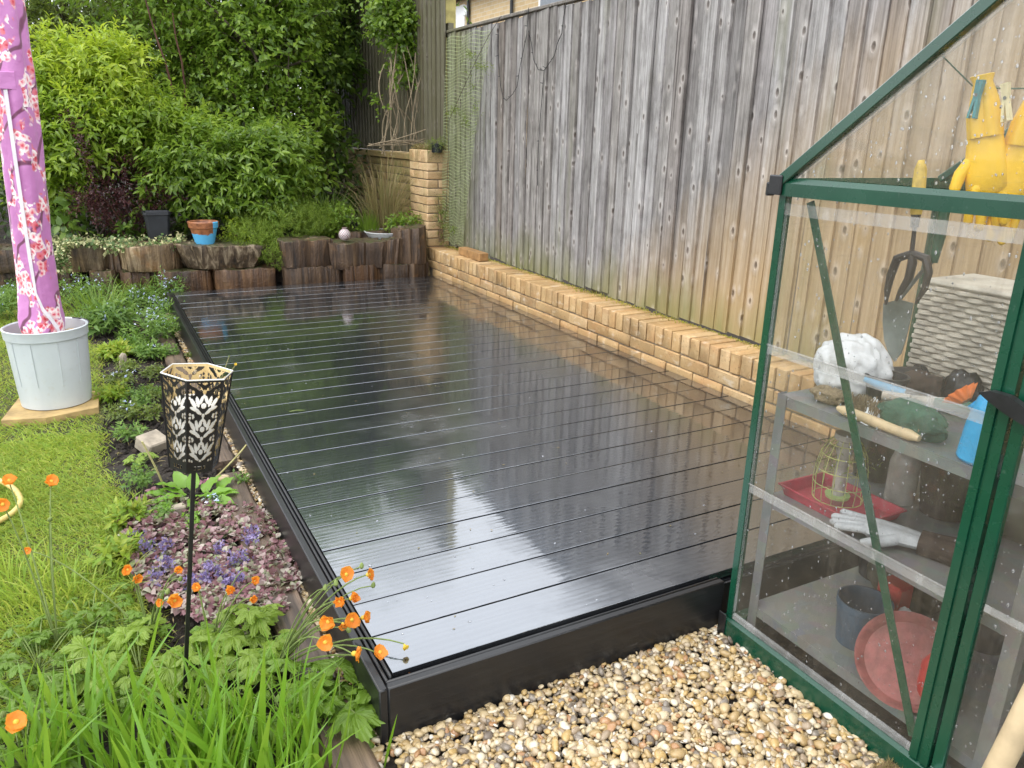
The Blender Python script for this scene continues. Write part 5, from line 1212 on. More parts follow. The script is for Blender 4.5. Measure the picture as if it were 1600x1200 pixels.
MB().lathe([(.150, 0), (.157, .004), (.163, .08), (.170, .20), (.1765, .335), (.1765, .345), (.184, .347), (.186, .385), (.188, .392), (.182, .395), (.176, .39), (.168, .30), (.165, .26)], 56, (bcx, bcy, .029), True, False).build('bucket_body', 'bucket', bk, True)
for a in (-1.95, -1.3, -.75, -2.5, .2): MB().tube([(bcx+r*math.cos(a), bcy+r*math.sin(a), .029+z) for r, z in ((.166, .12), (.1715, .20), (.178, .34))], .0022, 6).build('rib', 'bucket', bk, True)
MB().lathe([(.001, .318), (.10, .322), (.170, .318)], 24, (bcx, bcy, .029)).build('sand_fill', 'offcut', bk)
MB().tube([(bcx+.19*math.cos(a), bcy+.05+.19*math.sin(a)*.4, .029+.385+.018*math.sin(a*1)) for a in (.9, .6, .3, .0, -.2)], .004, 6).build('handle', 'black_plastic', bk, True)
stn = brickmesh('stone', .045, .038, .028, 'pebble', 3)
for i in range(46):
    a = U(0, 6.28); r = U(.07, .135); link('stone', random.choice(stn), bk, (bcx+r*math.cos(a), bcy+r*math.sin(a), .029+.325+U(-.005, .01)), (U(-.5, .5), U(-.5, .5), U(0, 6)))
def m_floral():
    g = G('floral'); o = g.obj(); s_ = g.sep(o)
    a = g.math('ARCTAN2', s_['Y'], s_['X']); v = g.n('CombineXYZ', {0: g.math('MULTIPLY', a, .11), 1: s_['Z'], 2: 0.0}).outputs[0]
    base = g.ramp(g.noise(v, 2.2, 3), [(.3, (.44, .15, .37)), (.7, (.55, .22, .49))])
    # dark twigs: thin warped lines
    wv = g.n('TexWave', {'Vector': g.map(v, (1, 1, 1), (0, 0, .65)), 'Scale': 2.1, 'Distortion': 6.0, 'Detail': 2.0, 'Detail Scale': 1.6}, wave_type='BANDS').outputs['Fac']
    base = g.mix(g.math('MULTIPLY', g.step(wv, .06, .015), .85), base, (.10, .015, .035))
    # blossom clusters: many five-lobed cells gathered in patches
    warp = g.n('VectorMath', {0: v, 1: g.n('VectorMath', {0: g.noisec(v, 55), 1: (.02, .02, .02)}, operation='MULTIPLY').outputs[0]}, operation='ADD').outputs[0]
    cell = g.vor(warp, 34, dim='2D'); cc = g.vor(warp, 34, out='Color', dim='2D')
    patch = g.step(g.noise(g.map(v, (1.5, 1, 1)), 6.0, 3, .55), .50, .53)
    petal = g.ramp(cell, [(0, (.55, .03, .08)), (.16, (.80, .22, .28)), (.32, (.86, .62, .62)), (.62, (.90, .84, .83)), (.8, (.80, .42, .50))])
    petal = g.mix(g.step(g.sep(cc)['X'], .55, .75), petal, (.74, .22, .28), 'MULTIPLY')
    c = g.mix(g.math('MULTIPLY', patch, g.step(cell, .75, .60)), base, petal)
    MT['floral'] = g.done(g.bsdf(c, .42, g.bump(g.noise(v, 14, 3), .35, .02), Sheen_Weight=.2))
m_floral()
pc = empty('parasol', (bcx, bcy, .36), 'closed parasol in a pink blossom print cover standing in the bucket', 'parasol')
ax = lambda z: (bcx-.004+.030*(z-.38), bcy)
prof = [(.36, .088), (.42, .092), (.48, .090), (.62, .083), (.80, .080), (1.0, .084), (1.2, .084), (1.45, .086), (1.55, .087), (1.6, .086), (1.75, .080), (1.95, .074), (2.25, .066), (2.5, .045), (2.62, .018)]
V = []; F = []; sg = 40; rnd = random.Random(5); fo = [(rnd.uniform(0, 6), rnd.randint(3, 7)) for _ in range(4)]
NZ = 60; zs = [.36+(2.62-.36)*i/NZ for i in range(NZ+1)]
def prad(z):
    for (z0, r0), (z1, r1) in zip(prof[:-1], prof[1:]):
        if z <= z1: return r0+(r1-r0)*(z-z0)/(z1-z0)
    return prof[-1][1]
for i, z in enumerate(zs):
    cx, cy = ax(z); r = prad(z)
    for k in range(sg):
        a = 2*math.pi*k/sg; q = r*(1+.07*math.sin(3*a+fo[0][0]+z*1.5)+.05*math.sin(5*a+fo[1][0]-z*2.2)+.03*math.sin(9*a+z*6)+(.05*math.sin(z*30+a*2) if z < .5 else 0)+.015*math.sin(z*21+a*3))
        V.append((cx+q*math.cos(a), cy+q*math.sin(a), z))
for i in range(NZ):
    for k in range(sg): k2 = (k+1) % sg; F.append((i*sg+k, i*sg+k2, (i+1)*sg+k2, (i+1)*sg+k))
F += [list(range(sg))[::-1], [NZ*sg+k for k in range(sg)]]
co = MB().add(V, F).build('cover', 'floral', pc, 'all'); co['label'] = 'pink cover printed with white and red cherry blossom'
# the object-space origin of the print follows the pole
simple('zip_white', (.74, .70, .74), .5, .08)
def surf(a, z): cx, cy = ax(z); r = prad(z)*1.07; return (cx+r*math.cos(a), cy+r*math.sin(a), z)
za = [(-1.87, 1.52), (-1.86, 1.3), (-1.84, 1.1), (-1.82, .9), (-1.78, .72), (-1.72, .6), (-1.5, .52), (-1.2, .47), (-.95, .42), (-.85, .375)]
m = MB(); V = []; F = []
for i, (a, z) in enumerate(za):
    for s in (-1, 1): p_ = Vector(surf(a+s*.085*(1 if z > .6 else .6), z+(s*.008 if z < .6 else 0))); V += [tuple(p_), tuple(p_+Vector((math.cos(a), math.sin(a), 0))*.004)]
for i in range(len(za)-1):
    b = i*4; F += [(b+1, b+5, b+7, b+3), (b, b+4, b+5, b+1), (b+2, b+3, b+7, b+6)]
MB().add(V, F).build('zip', 'zip_white', pc, True)
MB().box((surf(-1.87, 1.53)[0]-.04, surf(-1.87, 1.53)[1]-.008, 1.51), (surf(-1.87, 1.53)[0]+.045, surf(-1.87, 1.53)[1]+.004, 1.585), .003).build('zip_flap', 'floral', pc)
MB().tube([(*ax(.34), .34), (*ax(2.7), 2.7)], .02, 10).build('pole', 'white_plastic', pc, True)

# ------------------------------------------------------------------ lantern on a stake
simple('lantern_black', (.012, .011, .010), .42, .2); simple('lantern_gold', (.74, .57, .29), .35, .12, 20, .05, 60, Metallic=.5); g = G('diffuser'); MT['diffuser'] = g.done(g.n('MixShader', {0: .5, 1: g.bsdf((.88, .87, .83), .5), 2: g.n('BsdfTranslucent', {'Color': (.92, .91, .87, 1)})})); simple('rim_steel', (.70, .68, .64), .3, .08, Metallic=.6)
lb = Vector((-.437, .305, -.01)); lt = at(303, 727, Y=.30); axl = (lt-lb).normalized()
ln = empty('garden_lantern', (lb.x, lb.y, 0), 'black pierced metal lantern with gold lining on a thin black stake', 'lantern')
sx_ = axl.cross(Vector((0, 1, 0))).normalized(); sy_ = axl.cross(sx_)*1
ML = Matrix(((sx_.x, sy_.x, axl.x, lt.x), (sx_.y, sy_.y, axl.y, lt.y), (sx_.z, sy_.z, axl.z, lt.z), (0, 0, 0, 1)))
MB().bar(lb, lt+axl*.004, .0095, .0095, .001, (0, 1, 0)).build('stake', 'lantern_black', ln)
LH, R0, R1 = .222, .0525, .0760    # height, bottom and top corner radius
EL = []
def el(cx, cy, rx, ry, deg): a = math.radians(deg); EL.append((cx, cy, rx, ry, math.cos(a), math.sin(a)))
for s in (-1, 1):
    el(s*.072, .13, .052, .13, s*20); el(s*.185, .075, .055, .165, -s*12); el(s*.315, .045, .060, .17, -s*32)
    el(s*.27, -.13, .055, .16, -s*66); el(s*.15, -.215, .052, .12, -s*52)
    el(s*.41, .30, .042, .042, 0); el(s*.31, .31, .036, .05, s*30); el(s*.425, .20, .032, .045, 0); el(s*.41, -.27, .036, .045, 0); el(s*.32, -.31, .036, .05, -s*35)
el(0, -.045, .085, .085, 45); el(0, .265, .035, .05, 0); el(0, -.32, .055, .055, 45)
EA = np.array(EL)
def hole(u, v):   # u in -.5...5, v in 0..1 up the panel
    h = np.zeros_like(u, bool)
    for k in range(4):
        cv = .245+.250*k; vv = (v-cv)/.37
        for cx, cy, rx, ry, c, s in EL:
            x = u-cx; y = vv-cy; X_ = c*x+s*y; Y_ = -s*x+c*y; h |= (X_/rx)**2+(Y_/ry)**2 < 1
    h &= (np.abs(u) < .455) & (v > .12) & (v < .975)
    h |= (np.abs(u) < .22) & (v > .035) & (v < .075) & (np.abs(np.abs(u)-.11) > .03)
    return h
nu, nv = 64, 150
uu, vv = np.meshgrid((np.arange(nu)+.5)/nu-.5, (np.arange(nv)+.5)/nv); keep = ~hole(uu, vv)
def panel(k, off, mat, name):
    a0 = 2*math.pi*k/6+math.radians(7); a1 = a0+math.pi/3
    def pt(u, v):
        r = R0+(R1-R0)*v - off; a = np.array([math.cos(a0), math.sin(a0)]); b = np.array([math.cos(a1), math.sin(a1)]); t = u[:, None]
        xy = (a*(1-t)+b*t)*r[:, None]; return np.concatenate([xy, (v*LH)[:, None]], 1)
    gu, gv = np.meshgrid(np.arange(nu+1)/nu, np.arange(nv+1)/nv); V = pt(gu.ravel(), gv.ravel())
    j, i = np.nonzero(keep); b = j*(nu+1)+i; F = np.stack([b, b+1, b+nu+2, b+nu+1], -1)
    M_ = np.array(ML); V = V@M_[:3, :3].T+M_[:3, 3]
    us = np.unique(F); mp = np.full(len(V), -1); mp[us] = np.arange(len(us))
    return link(name, npmesh(name, V[us]-np.array(wloc(ln)), mp[F], mat), ln)
for k in range(6): panel(k, 0, 'lantern_black', 'panel'); panel(k, .0016, 'lantern_gold', 'lining')
m = MB(); m.tube([ML @ Vector((R1*math.cos(2*math.pi*k/6+math.radians(7)), R1*math.sin(2*math.pi*k/6+math.radians(7)), LH)) for k in range(7)], .0019, 6, False); m.build('rim', 'rim_steel', ln)
for k in range(6):
    a = 2*math.pi*k/6+math.radians(7); MB().tube([ML @ Vector((R0*math.cos(a), R0*math.sin(a), 0)), ML @ Vector((R1*math.cos(a), R1*math.sin(a), LH))], .0016, 5).build('corner_seam', 'lantern_black', ln)
MB().lathe([(.001, .002), (.050, .002), (.050, .008), (.001, .008)], 6, (0, 0, 0)).xf(ML).build('base_plate', 'lantern_black', ln)
MB().lathe([(.041, .012), (.053, .150), (.048, .156), (.001, .158)], 24, (0, 0, 0), True).xf(ML).build('diffuser', 'diffuser', ln, True)

# ------------------------------------------------------------------ sleepers, offcuts, hose
def sleeper(label, y0, y1, x0=-.172, x1=-.066, z1=.028, rz=0.0):
    n = 14; V = []; F = []; cx = (x0+x1)/2; hw = (x1-x0)/2
    for i in range(n+1):
        y = y0+(y1-y0)*i/n; e = U(-.004, .004); w = hw+U(-.004, .004); sh_ = rz*(y-y0)
        for dx, dz in ((-w, -.03), (-w, z1-.012), (-w+.010, z1), (0, z1+U(-.002, .003)), (w-.010, z1), (w, z1-.012), (w, -.03)): V.append((cx+dx+e+sh_, y, dz+(U(-.0015, .0015))))
    for i in range(n):
        for k in range(6): F.append((i*7+k, i*7+k+1, i*7+8+k, i*7+7+k))
    F += [list(range(7)), [n*7+k for k in range(7)][::-1]]
    return tag(MB().add(V, F).build('timber_sleeper', 'timber', smooth=True, loc=(cx, (y0+y1)/2, 0)), label, 'timber', 'timbers edging the flower border')
sleeper('wet brown edging timber beside the purple ground cover', .20, 1.62, rz=-.006); sleeper('dark edging timber running past the front corner of the deck', -1.0, .185, -.178, -.072)
sleeper('far edging timber half hidden by pale blue flowers', 2.72, 4.1, -.185, -.075, rz=-.012); sleeper('short middle edging timber behind the lantern', 1.75, 2.60, -.17, -.07)
q = at(238, 690, Z=.03); tag(MB().box((-.055, -.05, -.03), (.055, .05, .035), .006, Matrix.Translation((q.x, q.y, .02)) @ Matrix.Rotation(.6, 4, 'Z') @ Matrix.Rotation(.35, 4, 'X')).build('wood_block', 'offcut', loc=(q.x, q.y, 0)), 'weathered grey wooden block lying in the soil behind the lantern', 'wood')
q = at(277, 800, Z=.02); tag(MB().box((-.03, -.02, -.02), (.03, .02, .035), .005, Matrix.Translation((q.x, q.y, .01)) @ Matrix.Rotation(.2, 4, 'Z')).build('stone_chip', 'offcut', loc=(q.x, q.y, 0)), 'small grey stone chip under the broad green leaves', 'stone')
q = at(350, 747, Z=.04); tag(crumple((q.x, q.y, .028), (.022, .018, .014), 2, .1, 3).build('pale_stone', 'wood_pale', smooth=True, loc=(q.x, q.y, .02)), 'pale round stone on the edging timber', 'stone')
q = at(192, 568, Z=.03); tag(MB().tube([(q.x, q.y, -.01), (q.x+.005, q.y, .075), (q.x+.012, q.y, .09)], [.022, .021, .013], 8).build('wood_peg', 'offcut', smooth=True, loc=(q.x, q.y, 0)), 'short grey wooden peg standing in the border', 'wood')
simple('hose_yellow', (.62, .46, .16), .4, .2)
cx, cy = at(-35, 785, Z=.02)[:2]; 
hp = [(-.99+.135*math.cos(a), 1.70+.17*math.sin(a), .016+(.05*max(0, math.sin(a))**2)) for a in [(-2.2+i*.21) for i in range(22)]]
tag(MB().tube(hp, .0105, 10).build('garden_hose', 'hose_yellow', smooth=True, loc=(-.99, 1.7, .01)), 'yellow garden hose curling on the lawn', 'hose')

# ------------------------------------------------------------------ lawn grass
def field(n, xr, yr, ok, L, W, mat, lean=.55, z=-.006):
    x = RNG.uniform(*xr, n); y = RNG.uniform(*yr, n); k = np.array([ok(a, b) for a, b in zip(x, y)]); x, y = x[k], y[k]; n = len(x)
    P = np.stack([x, y, np.full(n, z)], -1); a = RNG.uniform(0, 6.28, n); D = np.stack([np.cos(a)*lean, np.sin(a)*lean, RNG.uniform(.35, 1.1, n)], -1)
    pat = .75+.35*np.sin(x*7+y*3)*np.sin(y*5-x*2)
    return leafverts(P, D, np.stack([np.cos(a+2.2), np.sin(a+2.2), np.full(n, .5)], -1), RNG.uniform(.45, 1.15, n)*L*pat, RNG.uniform(.7, 1.3, n)*W, TG)
def onlawn(x, y): return x < lawn_edge(y)+.03*random.gauss(0, 1) and not (math.hypot(x-bcx, y-bcy-.02) < .17) and not (-.98 < x < -.57 and 2.69 < y < 3.0 and random.random() < .93)
o = lobj('grass', [field(70000, (-1.7, -.40), (.35, 2.4), onlawn, .066, .0034, 'grass', 1.0), field(60000, (-3.2, -.42), (2.4, 6.0), onlawn, .055, .0044, 'grass', .9)], 'grass', None)
tag(o, 'short bright green lawn grass left of the flower border', 'grass', kind='stuff')

# ------------------------------------------------------------------ border plants
# purple ajuga mat with blue flower spikes
q0 = at(340, 870, Z=.0); aj = empty('ajuga', (q0.x, q0.y, 0), 'mat of pink and purple ajuga leaves with blue flower spikes', 'plant')
pts = []
poly = [(185, 800), (240, 770), (330, 790), (395, 790), (470, 850), (470, 905), (440, 960), (400, 990), (300, 960), (230, 930), (195, 870)]
def inpoly(x, y, P_):
    c = False; j = len(P_)-1
    for i in range(len(P_)):
        if (P_[i][1] > y) != (P_[j][1] > y) and x < (P_[j][0]-P_[i][0])*(y-P_[i][1])/(P_[j][1]-P_[i][1])+P_[i][0]: c = not c
        j = i
    return c
while len(pts) < 760:
    px, py = U(180, 480), U(760, 1000)
    if inpoly(px, py, poly): q = at(px, py, Z=.03); pts.append((q.x, q.y, .012+.02*random.random()))
A = np.array(pts); lobj('foliage', [shoots(A, np.stack([RNG.normal(size=760)*.5, RNG.normal(size=760)*.5, np.ones(760)], -1), .018, 8, .025, .023, .2, 1.1, .25, T8)], 'ajuga', aj, 'stuff')
for px, py, h in ((232, 850, .09), (212, 832, .07), (262, 880, .11), (258, 850, .10), (246, 900, .09), (330, 880, .08), (345, 892, .08), (322, 900, .07), (365, 872, .08), (378, 868, .09), (360, 905, .07), (372, 900, .08), (392, 828, .08), (395, 836, .07), (345, 850, .06), (300, 905, .08)):
    q = at(px, py+14, Z=.03); r_ = 26; O = np.array([(q.x+random.gauss(0, .012), q.y+random.gauss(0, .012), .03+h*.55*U(.15, 1)) for _ in range(r_)])
    lobj('flower_spike', [shoots(O, RNG.normal(size=(r_, 3))*np.array([1, 1, .3]), .008, 3, .013, .009, .1)], 'violet', aj, 'stuff')
# big single leaves, shared meshes
def broadmesh(L=.1, W=.05, mat='broad', nu=5, nv=7, fold=.25, curl=.5, wav=.006, tip=1.0, name='leaf'):
    V = []; F = []
    for j in range(nv+1):
        t = j/nv; w = W*(math.sin(math.pi*min(1, t**.8*.97+.03))**.75)*(1-.35*t*tip)
        for i in range(nu):
            s = i/(nu-1)*2-1; V.append((t*L, s*w, fold*abs(s)*w-curl*L*t*t*.5+wav*math.sin(t*15+s*4)*abs(s)))
    for j in range(nv):
        for i in range(nu-1): a = j*nu+i; F.append((a, a+1, a+nu+1, a+nu))
    return MB().add(V, F).mesh(name, mat, 'all', fix=False)
def lobedmesh(R=.06, lobes=7, mat='sage', name='leaf', cut=.38):
    V = [(0, 0, 0)]; F = []; per = 10; n = lobes*per+1; a0 = math.radians(155); ln_ = [U(.8, 1.12) for _ in range(lobes+1)]; wp = U(-.3, .3)
    for ring in (.35, .7, 1.0):
        for k in range(n):
            a = -a0+2*a0*k/(n-1); t = k/(n-1)*lobes; ph = t % 1; L_ = ln_[min(lobes-1, int(t))]*(.82+.18*math.cos(a*.6))
            lo = L_*((1-cut)+cut*(1-abs(2*ph-1)**1.6)); saw = 1+(.07 if k % 2 else -.05)*(ring == 1)
            r = R*ring*(lo*saw if ring == 1 else (.5*lo+.45))
            z = R*(.16*ring*(.5-abs(math.cos(math.pi*(ph-.5))))-.38*ring**2.4+.16*ring+wp*ring*ring*math.sin(a)*.5)+U(-.0015, .0015)
            V.append((r*math.cos(a), r*math.sin(a), z))
    for k in range(n-1):
        F.append((0, 1+k, 2+k))
        for q in (0, 1): F.append((1+q*n+k, 1+(q+1)*n+k, 2+(q+1)*n+k, 2+q*n+k))
    return MB().add(V, F).mesh(name, mat, False, fix=False)
def place(name, me, parent, p, yaw, pitch, roll=0, sc=1.0):
    """a leaf whose stalk end is at p, pointing along yaw and raised by pitch"""
    M = Matrix.Rotation(yaw, 4, 'Z') @ Matrix.Rotation(-pitch, 4, 'Y') @ Matrix.Rotation(roll, 4, 'X')
    return link(name, me, parent, p, M.to_euler(), sc)
# broad leaved primula under the lantern
q0 = at(300, 775, Z=.02); pr_ = empty('primula', (q0.x, q0.y, 0), 'bright green broad leaved plant directly behind the lantern stake', 'plant')
bmz = [broadmesh(.105, .034, 'broad', wav=.006) for _ in range(4)]
for px, py, yaw, pit, sc_ in ((290, 775, 2.6, .5, .95), (285, 780, 3.3, .25, 1.0), (290, 765, 2.0, .7, .9), (300, 770, 1.2, .8, .85), (270, 790, 3.7, .2, .8), (262, 795, 4.3, .1, .7), (318, 770, .7, .6, .95), (325, 778, .05, .35, 1.0), (330, 775, -.4, .3, .95), (312, 780, -1.2, .5, .85), (340, 765, .5, .5, .8), (282, 770, 3.0, .65, .85), (306, 785, -2.0, .45, .7), (262, 775, 2.9, .4, .75), (335, 785, -.8, .15, .85)):
    q = at(px, py, Z=.03); place('leaf', random.choice(bmz), pr_, (q.x, q.y, .03+U(0, .02)), yaw, pit, U(-.3, .3), sc_)
for a, b, c in (((262, 775), (245, 730), (222, 690)), ((338, 745), (365, 720), (385, 695))): MB().tube(bez(at(*a, Y=1.55), at(*b, Y=1.5), at(*c, Y=1.5), 6), [.004]*7, 5).build('flower_stalk', 'stem_tan', pr_, True)
O, d = inball(8, at(322, 752, Z=.05), (.012, .012, .012)); lobj('spent_flower', [shoots(O, d, .008, 3, .02, .016, 0)], 'pinkflower', pr_)
# lobed plants in the foreground
lm = [lobedmesh(.050, 5, 'sage', cut=.45) for _ in range(3)]+[lobedmesh(.048, 7, 'sage') for _ in range(3)]; lmd = [lobedmesh(.052, 7, 'geumleaf') for _ in range(3)]+[lobedmesh(.05, 5, 'geumleaf', cut=.5) for _ in range(3)]
def rosette(name, label, px, py, n, spread, hmax, meshes, sc=(.6, 1.1), stem='stem_green', zb=0.0, cat_='plant'):
    c = at(px, py, Z=zb+.02); r = empty(name, (c.x, c.y, zb), label, cat_)
    for i in range(n):
        a = U(0, 6.28); d = spread*math.sqrt(random.random()); h = hmax*U(.25, 1)*(1-.45*d/spread); p = Vector((c.x+d*math.cos(a), c.y+d*math.sin(a), zb+h))
        MB().tube(bez((c.x+U(-.01, .01), c.y+U(-.01, .01), zb), (c.x+d*.5*math.cos(a), c.y+d*.5*math.sin(a), zb+h*.9), p, 4), .0019, 4).build('leaf_stalk', stem, r, True)
        place('leaf', random.choice(meshes), r, p, a+U(-.5, .5), U(-.5, .15), U(-.35, .35), U(*sc))
    return r
rosette('hollyhock', 'pale green lobed leaved plant between lantern stake and edging timber', 395, 1000, 20, .12, .16, lm, (.7, 1.3))
rosette('hollyhock', 'pale green lobed leaved plant left of the lantern stake', 215, 1045, 20, .15, .15, lm, (.7, 1.3))
rosette('hollyhock', 'lobed leaved plant growing around the foot of the lantern stake', 320, 1065, 20, .13, .14, lm, (.65, 1.15))
rosette('lady_mantle', 'dark green scalloped leaved plant against the front corner of the deck', 535, 1110, 16, .10, .14, lmd, (.9, 1.6))
rosette('lady_mantle', 'scalloped leaved plant behind the iris blades near the deck', 440, 1110, 20, .13, .15, lmd+lm, (.7, 1.2))
rosette('geranium_plant', 'mid green cut leaved plant at the bottom left of the border', 60, 1040, 34, .20, .13, lmd, (.4, .8))
rosette('geranium_plant', 'small leaved plant under the lone orange geum flower', 90, 1130, 34, .18, .13, lmd, (.4, .8))
rosette('geranium_plant', 'small cut leaved plant between lawn and iris blades', 140, 975, 28, .17, .09, lmd, (.35, .7))
rosette('geranium_plant', 'cut leaved plant filling the front edge of the border', 40, 1190, 28, .16, .14, lmd, (.45, .8))
rosette('geranium_plant', 'cut leaved plant under the sword leaves before the lantern stake', 300, 1180, 26, .16, .11, lmd, (.5, .9))
rosette('bellflower', 'small bright leaved plant beside the wooden block', 222, 718, 14, .07, .06, lm, (.4, .6))
# iris / crocosmia blades
def blademesh(L, W, bend, mat='blade'):
    V = []; F = []; n = 9
    for i in range(n+1):
        t = i/n; w = W*.5*(min(1, .55+t*1.6) if t < .3 else 1)*(1-max(0, t-.35)**1.7/.65**1.7)+.0003; x = bend*L*t*t; z = L*t*(1-.25*bend*t)
        V += [(x, -w, z), (x-w*.22, 0, z), (x, w, z)]
    for i in range(n): a = i*3; F += [(a, a+1, a+4, a+3), (a+1, a+2, a+5, a+4)]
    return MB().add(V, F).mesh('blade', mat, 'all', fix=False)
bl_m = [blademesh(U(.30, .40), U(.014, .022), b) for b in (.05, .12, .2, .3, .45, .02, .6)]; thin = [blademesh(U(.22, .34), U(.004, .007), b) for b in (.1, .25, .4, .55)]
def irisclump(label, px, py, n, spread, sc=(.7, 1.1), tilt=.25, th=.4):
    c = at(px, py, Z=.0); r = empty('iris_clump', (c.x, c.y, 0), label, 'iris', 'sword leaved clumps in the foreground')
    for i in range(n):
        a = U(0, 6.28); d = spread*math.sqrt(random.random()); p = (c.x+d*math.cos(a), c.y+d*math.sin(a), 0)
        link('blade', random.choice(thin if random.random() < th else bl_m), r, p, (random.gauss(0, tilt), random.gauss(0, tilt), U(0, 6.28)), U(*sc))
irisclump('sword leaved clump with broad blades around the lone orange geum', 130, 1225, 60, .14, (.6, 1.0), .22, .3); irisclump('dense sword leaved clump in front of the lantern stake', 275, 1215, 110, .15, (.5, .85), .2, .5)
irisclump('sword leaved clump beside the edging timber at the deck corner', 425, 1215, 90, .14, (.5, .9), .2, .45); irisclump('sparse sword leaved clump at the bottom left border edge', 10, 1250, 30, .10, (.5, .85), .3)
irisclump('low sword leaved clump along the bottom edge of the border', 350, 1290, 70, .16, (.6, .95), .22, .4)
for px, py, top, wd in ((445, 1180, 945, .012), (600, 1200, 1110, .010), (150, 1190, 985, .013), (510, 1150, 1035, .012)):   # single tall blades
    b = at(px, py, Z=0); t = at(px+U(5, 25), top, Y=b.y+.02); h = (t-b).length; me_ = blademesh(h, wd, .03)
    r = empty('sword_leaf_plant', b, {445: 'single tall sword leaf standing before the orange geums', 600: 'single sword leaf at the front corner of the deck', 150: 'single wide sword leaf left of the lantern stake', 510: 'single sword leaf in front of the scalloped leaves'}[px], 'iris')
    link('blade', me_, r, b, (0, math.asin(max(-1, min(1, (t.x-b.x)/h))), U(-.5, .5)))
# geums
def petalmesh(mat): return broadmesh(.019, .0125, mat, 5, 4, .15, -.5, .002, -.4, 'petal')
pm = [petalmesh('orange') for _ in range(2)]; pmy = petalmesh('yellowpetal')
def flower(parent, p, facing, sc=1.0, mesh=None):
    """five or six overlapping petals round a yellow centre, with green sepals"""
    f = Vector(facing).normalized(); qr = f.to_track_quat('Z', 'Y'); fl = bpy.data.objects.new('flower', None); fl.empty_display_size = .01; COL.objects.link(fl); fl.parent = parent
    fl.location = Vector(p)-wloc(parent); fl.rotation_euler = qr.to_euler(); fl.scale = (sc*1.04, sc*1.04, sc*1.04)
    cup = U(-.75, -.05)
    for k in range(6):
        o = bpy.data.objects.new('petal', mesh or random.choice(pm)); COL.objects.link(o); o.parent = fl; o.location = (0, 0, .002+.0006*(k % 2)); o.rotation_euler = Matrix.Rotation(k*math.pi/3+U(-.15, .15), 4, 'Z').to_euler(); o.rotation_euler.rotate_axis('Y', cup+U(-.2, .2)); o.scale = (U(.85, 1.15), U(.85, 1.15), 1)
    o = bpy.data.objects.new('flower_centre', CEN); COL.objects.link(o); o.parent = fl
CEN = MB().lathe([(.001, -.006), (.005, -.003), (.006, .002), (.004, .006), (.001, .0075)], 10, (0, 0, 0), True, True).mesh('flower_centre', 'yellowpetal', True)
BUD = MB().lathe([(.001, -.006), (.005, -.003), (.0055, .002), (.003, .007), (.0005, .009)], 8, (0, 0, 0), True, True).mesh('bud', 'stem_green', True)
def geum(label, base, flowers, buds=(), nleaf=8, Yf=None):
    r = empty('geum', base, label, 'geum'); b = Vector(base)
    for (px, py, Y, fc, sc) in flowers:
        p = at(px, py, Y=Y); mid = b+(p-b)*.55+Vector((0, 0, .05+.12*(p-b).length)); path = bez(b, mid, p-Vector(fc).normalized()*.004, 9)
        MB().tube(path, [.0030-.00014*i for i in range(10)], 5).build('flower_stem', 'stem_green', r, True); flower(r, p, fc, sc, pmy if sc < .6 else None)
    for (px, py, Y) in buds:
        p = at(px, py, Y=Y); MB().tube(bez(b, b+(p-b)*.6+Vector((0, 0, .10)), p, 7), .0015, 4).build('flower_stem', 'stem_green', r, True); link('bud', BUD, r, p, (U(-.6, .6), U(-.6, .6), 0), 1.1)
    for i in range(nleaf): place('leaf', random.choice(lmd), r, b+Vector((U(-.05, .05), U(-.05, .05), U(.02, .09))), U(0, 6.28), U(-.2, .5), U(-.3, .3), U(.4, .7))
b = at(430, 1050, Z=0)
geum('orange geum leaning over the front corner of the deck', (b.x, b.y, 0),
     [(540, 898, .16, (.2, -.8, .5), 1.0), (575, 898, .20, (.7, -.5, .3), .95), (530, 939, .14, (-.3, -.9, .3), .95), (549, 935, .16, (.6, -.6, .4), .95), (514, 970, .10, (-.6, -.7, .2), 1.15), (549, 968, .12, (.1, -1, .4), 1.05), (567, 965, .14, (.8, -.5, .2), .95), (508, 1003, .06, (-.2, -.9, .4), 1.05), (553, 1021, .04, (.9, -.4, -.1), 1.05), (593, 1020, .06, (.2, -.6, .9), .95), (637, 1048, .02, (.1, -.5, .9), .95), (632, 1008, .06, (.1, -.6, -.4), .55), (536, 975, .12, (-.2, -.8, -.3), .75)],
     [(565, 885, .18), (508, 919, .14), (583, 915, .18), (545, 985, .1), (525, 912, .14)], 7)
b = at(90, 1010, Z=0)
geum('tall orange geum standing before the lawn and hose', (b.x, b.y, 0), [(14, 752, .95, (.1, -.5, .8), 1.05), (80, 753, .95, (.2, -.6, .7), 1.1), (4, 788, .75, (.2, -1, .3), 1.0)], [(78, 812, .7)], 6)
b = at(235, 1000, Z=0)
geum('orange geum with flowers in front of the purple ground cover', (b.x, b.y, 0), [(200, 890, .62, (-.2, -.8, .5), .95), (212, 903, .60, (.4, -.9, .2), .9), (278, 892, .55, (.2, -.8, .6), .8), (272, 938, .42, (.2, -1, .4), 1.15), (252, 940, .42, (-.5, -.8, .2), .7), (42, 860, .8, (.1, -.7, .2), .6)], [(282, 905, .5), (262, 925, .45)], 8)
b = at(330, 1020, Z=0)
geum('small orange geum between lantern stake and purple ground cover', (b.x, b.y, 0), [(397, 908, .50, (.3, -.8, .5), .8), (360, 922, .46, (-.2, -.8, .5), .9), (394, 935, .42, (.3, -.9, .1), .7), (308, 918, .48, (-.2, -.8, .5), .7)], [(385, 890, .5)], 5)
b = at(60, 1200, Z=0)
geum('lone orange geum flower low over the bottom left leaves', (b.x, b.y, 0), [(25, 1129, .12, (.2, -.55, .9), 1.15)], [(58, 1105, .15), (5, 1117, .14)], 5)
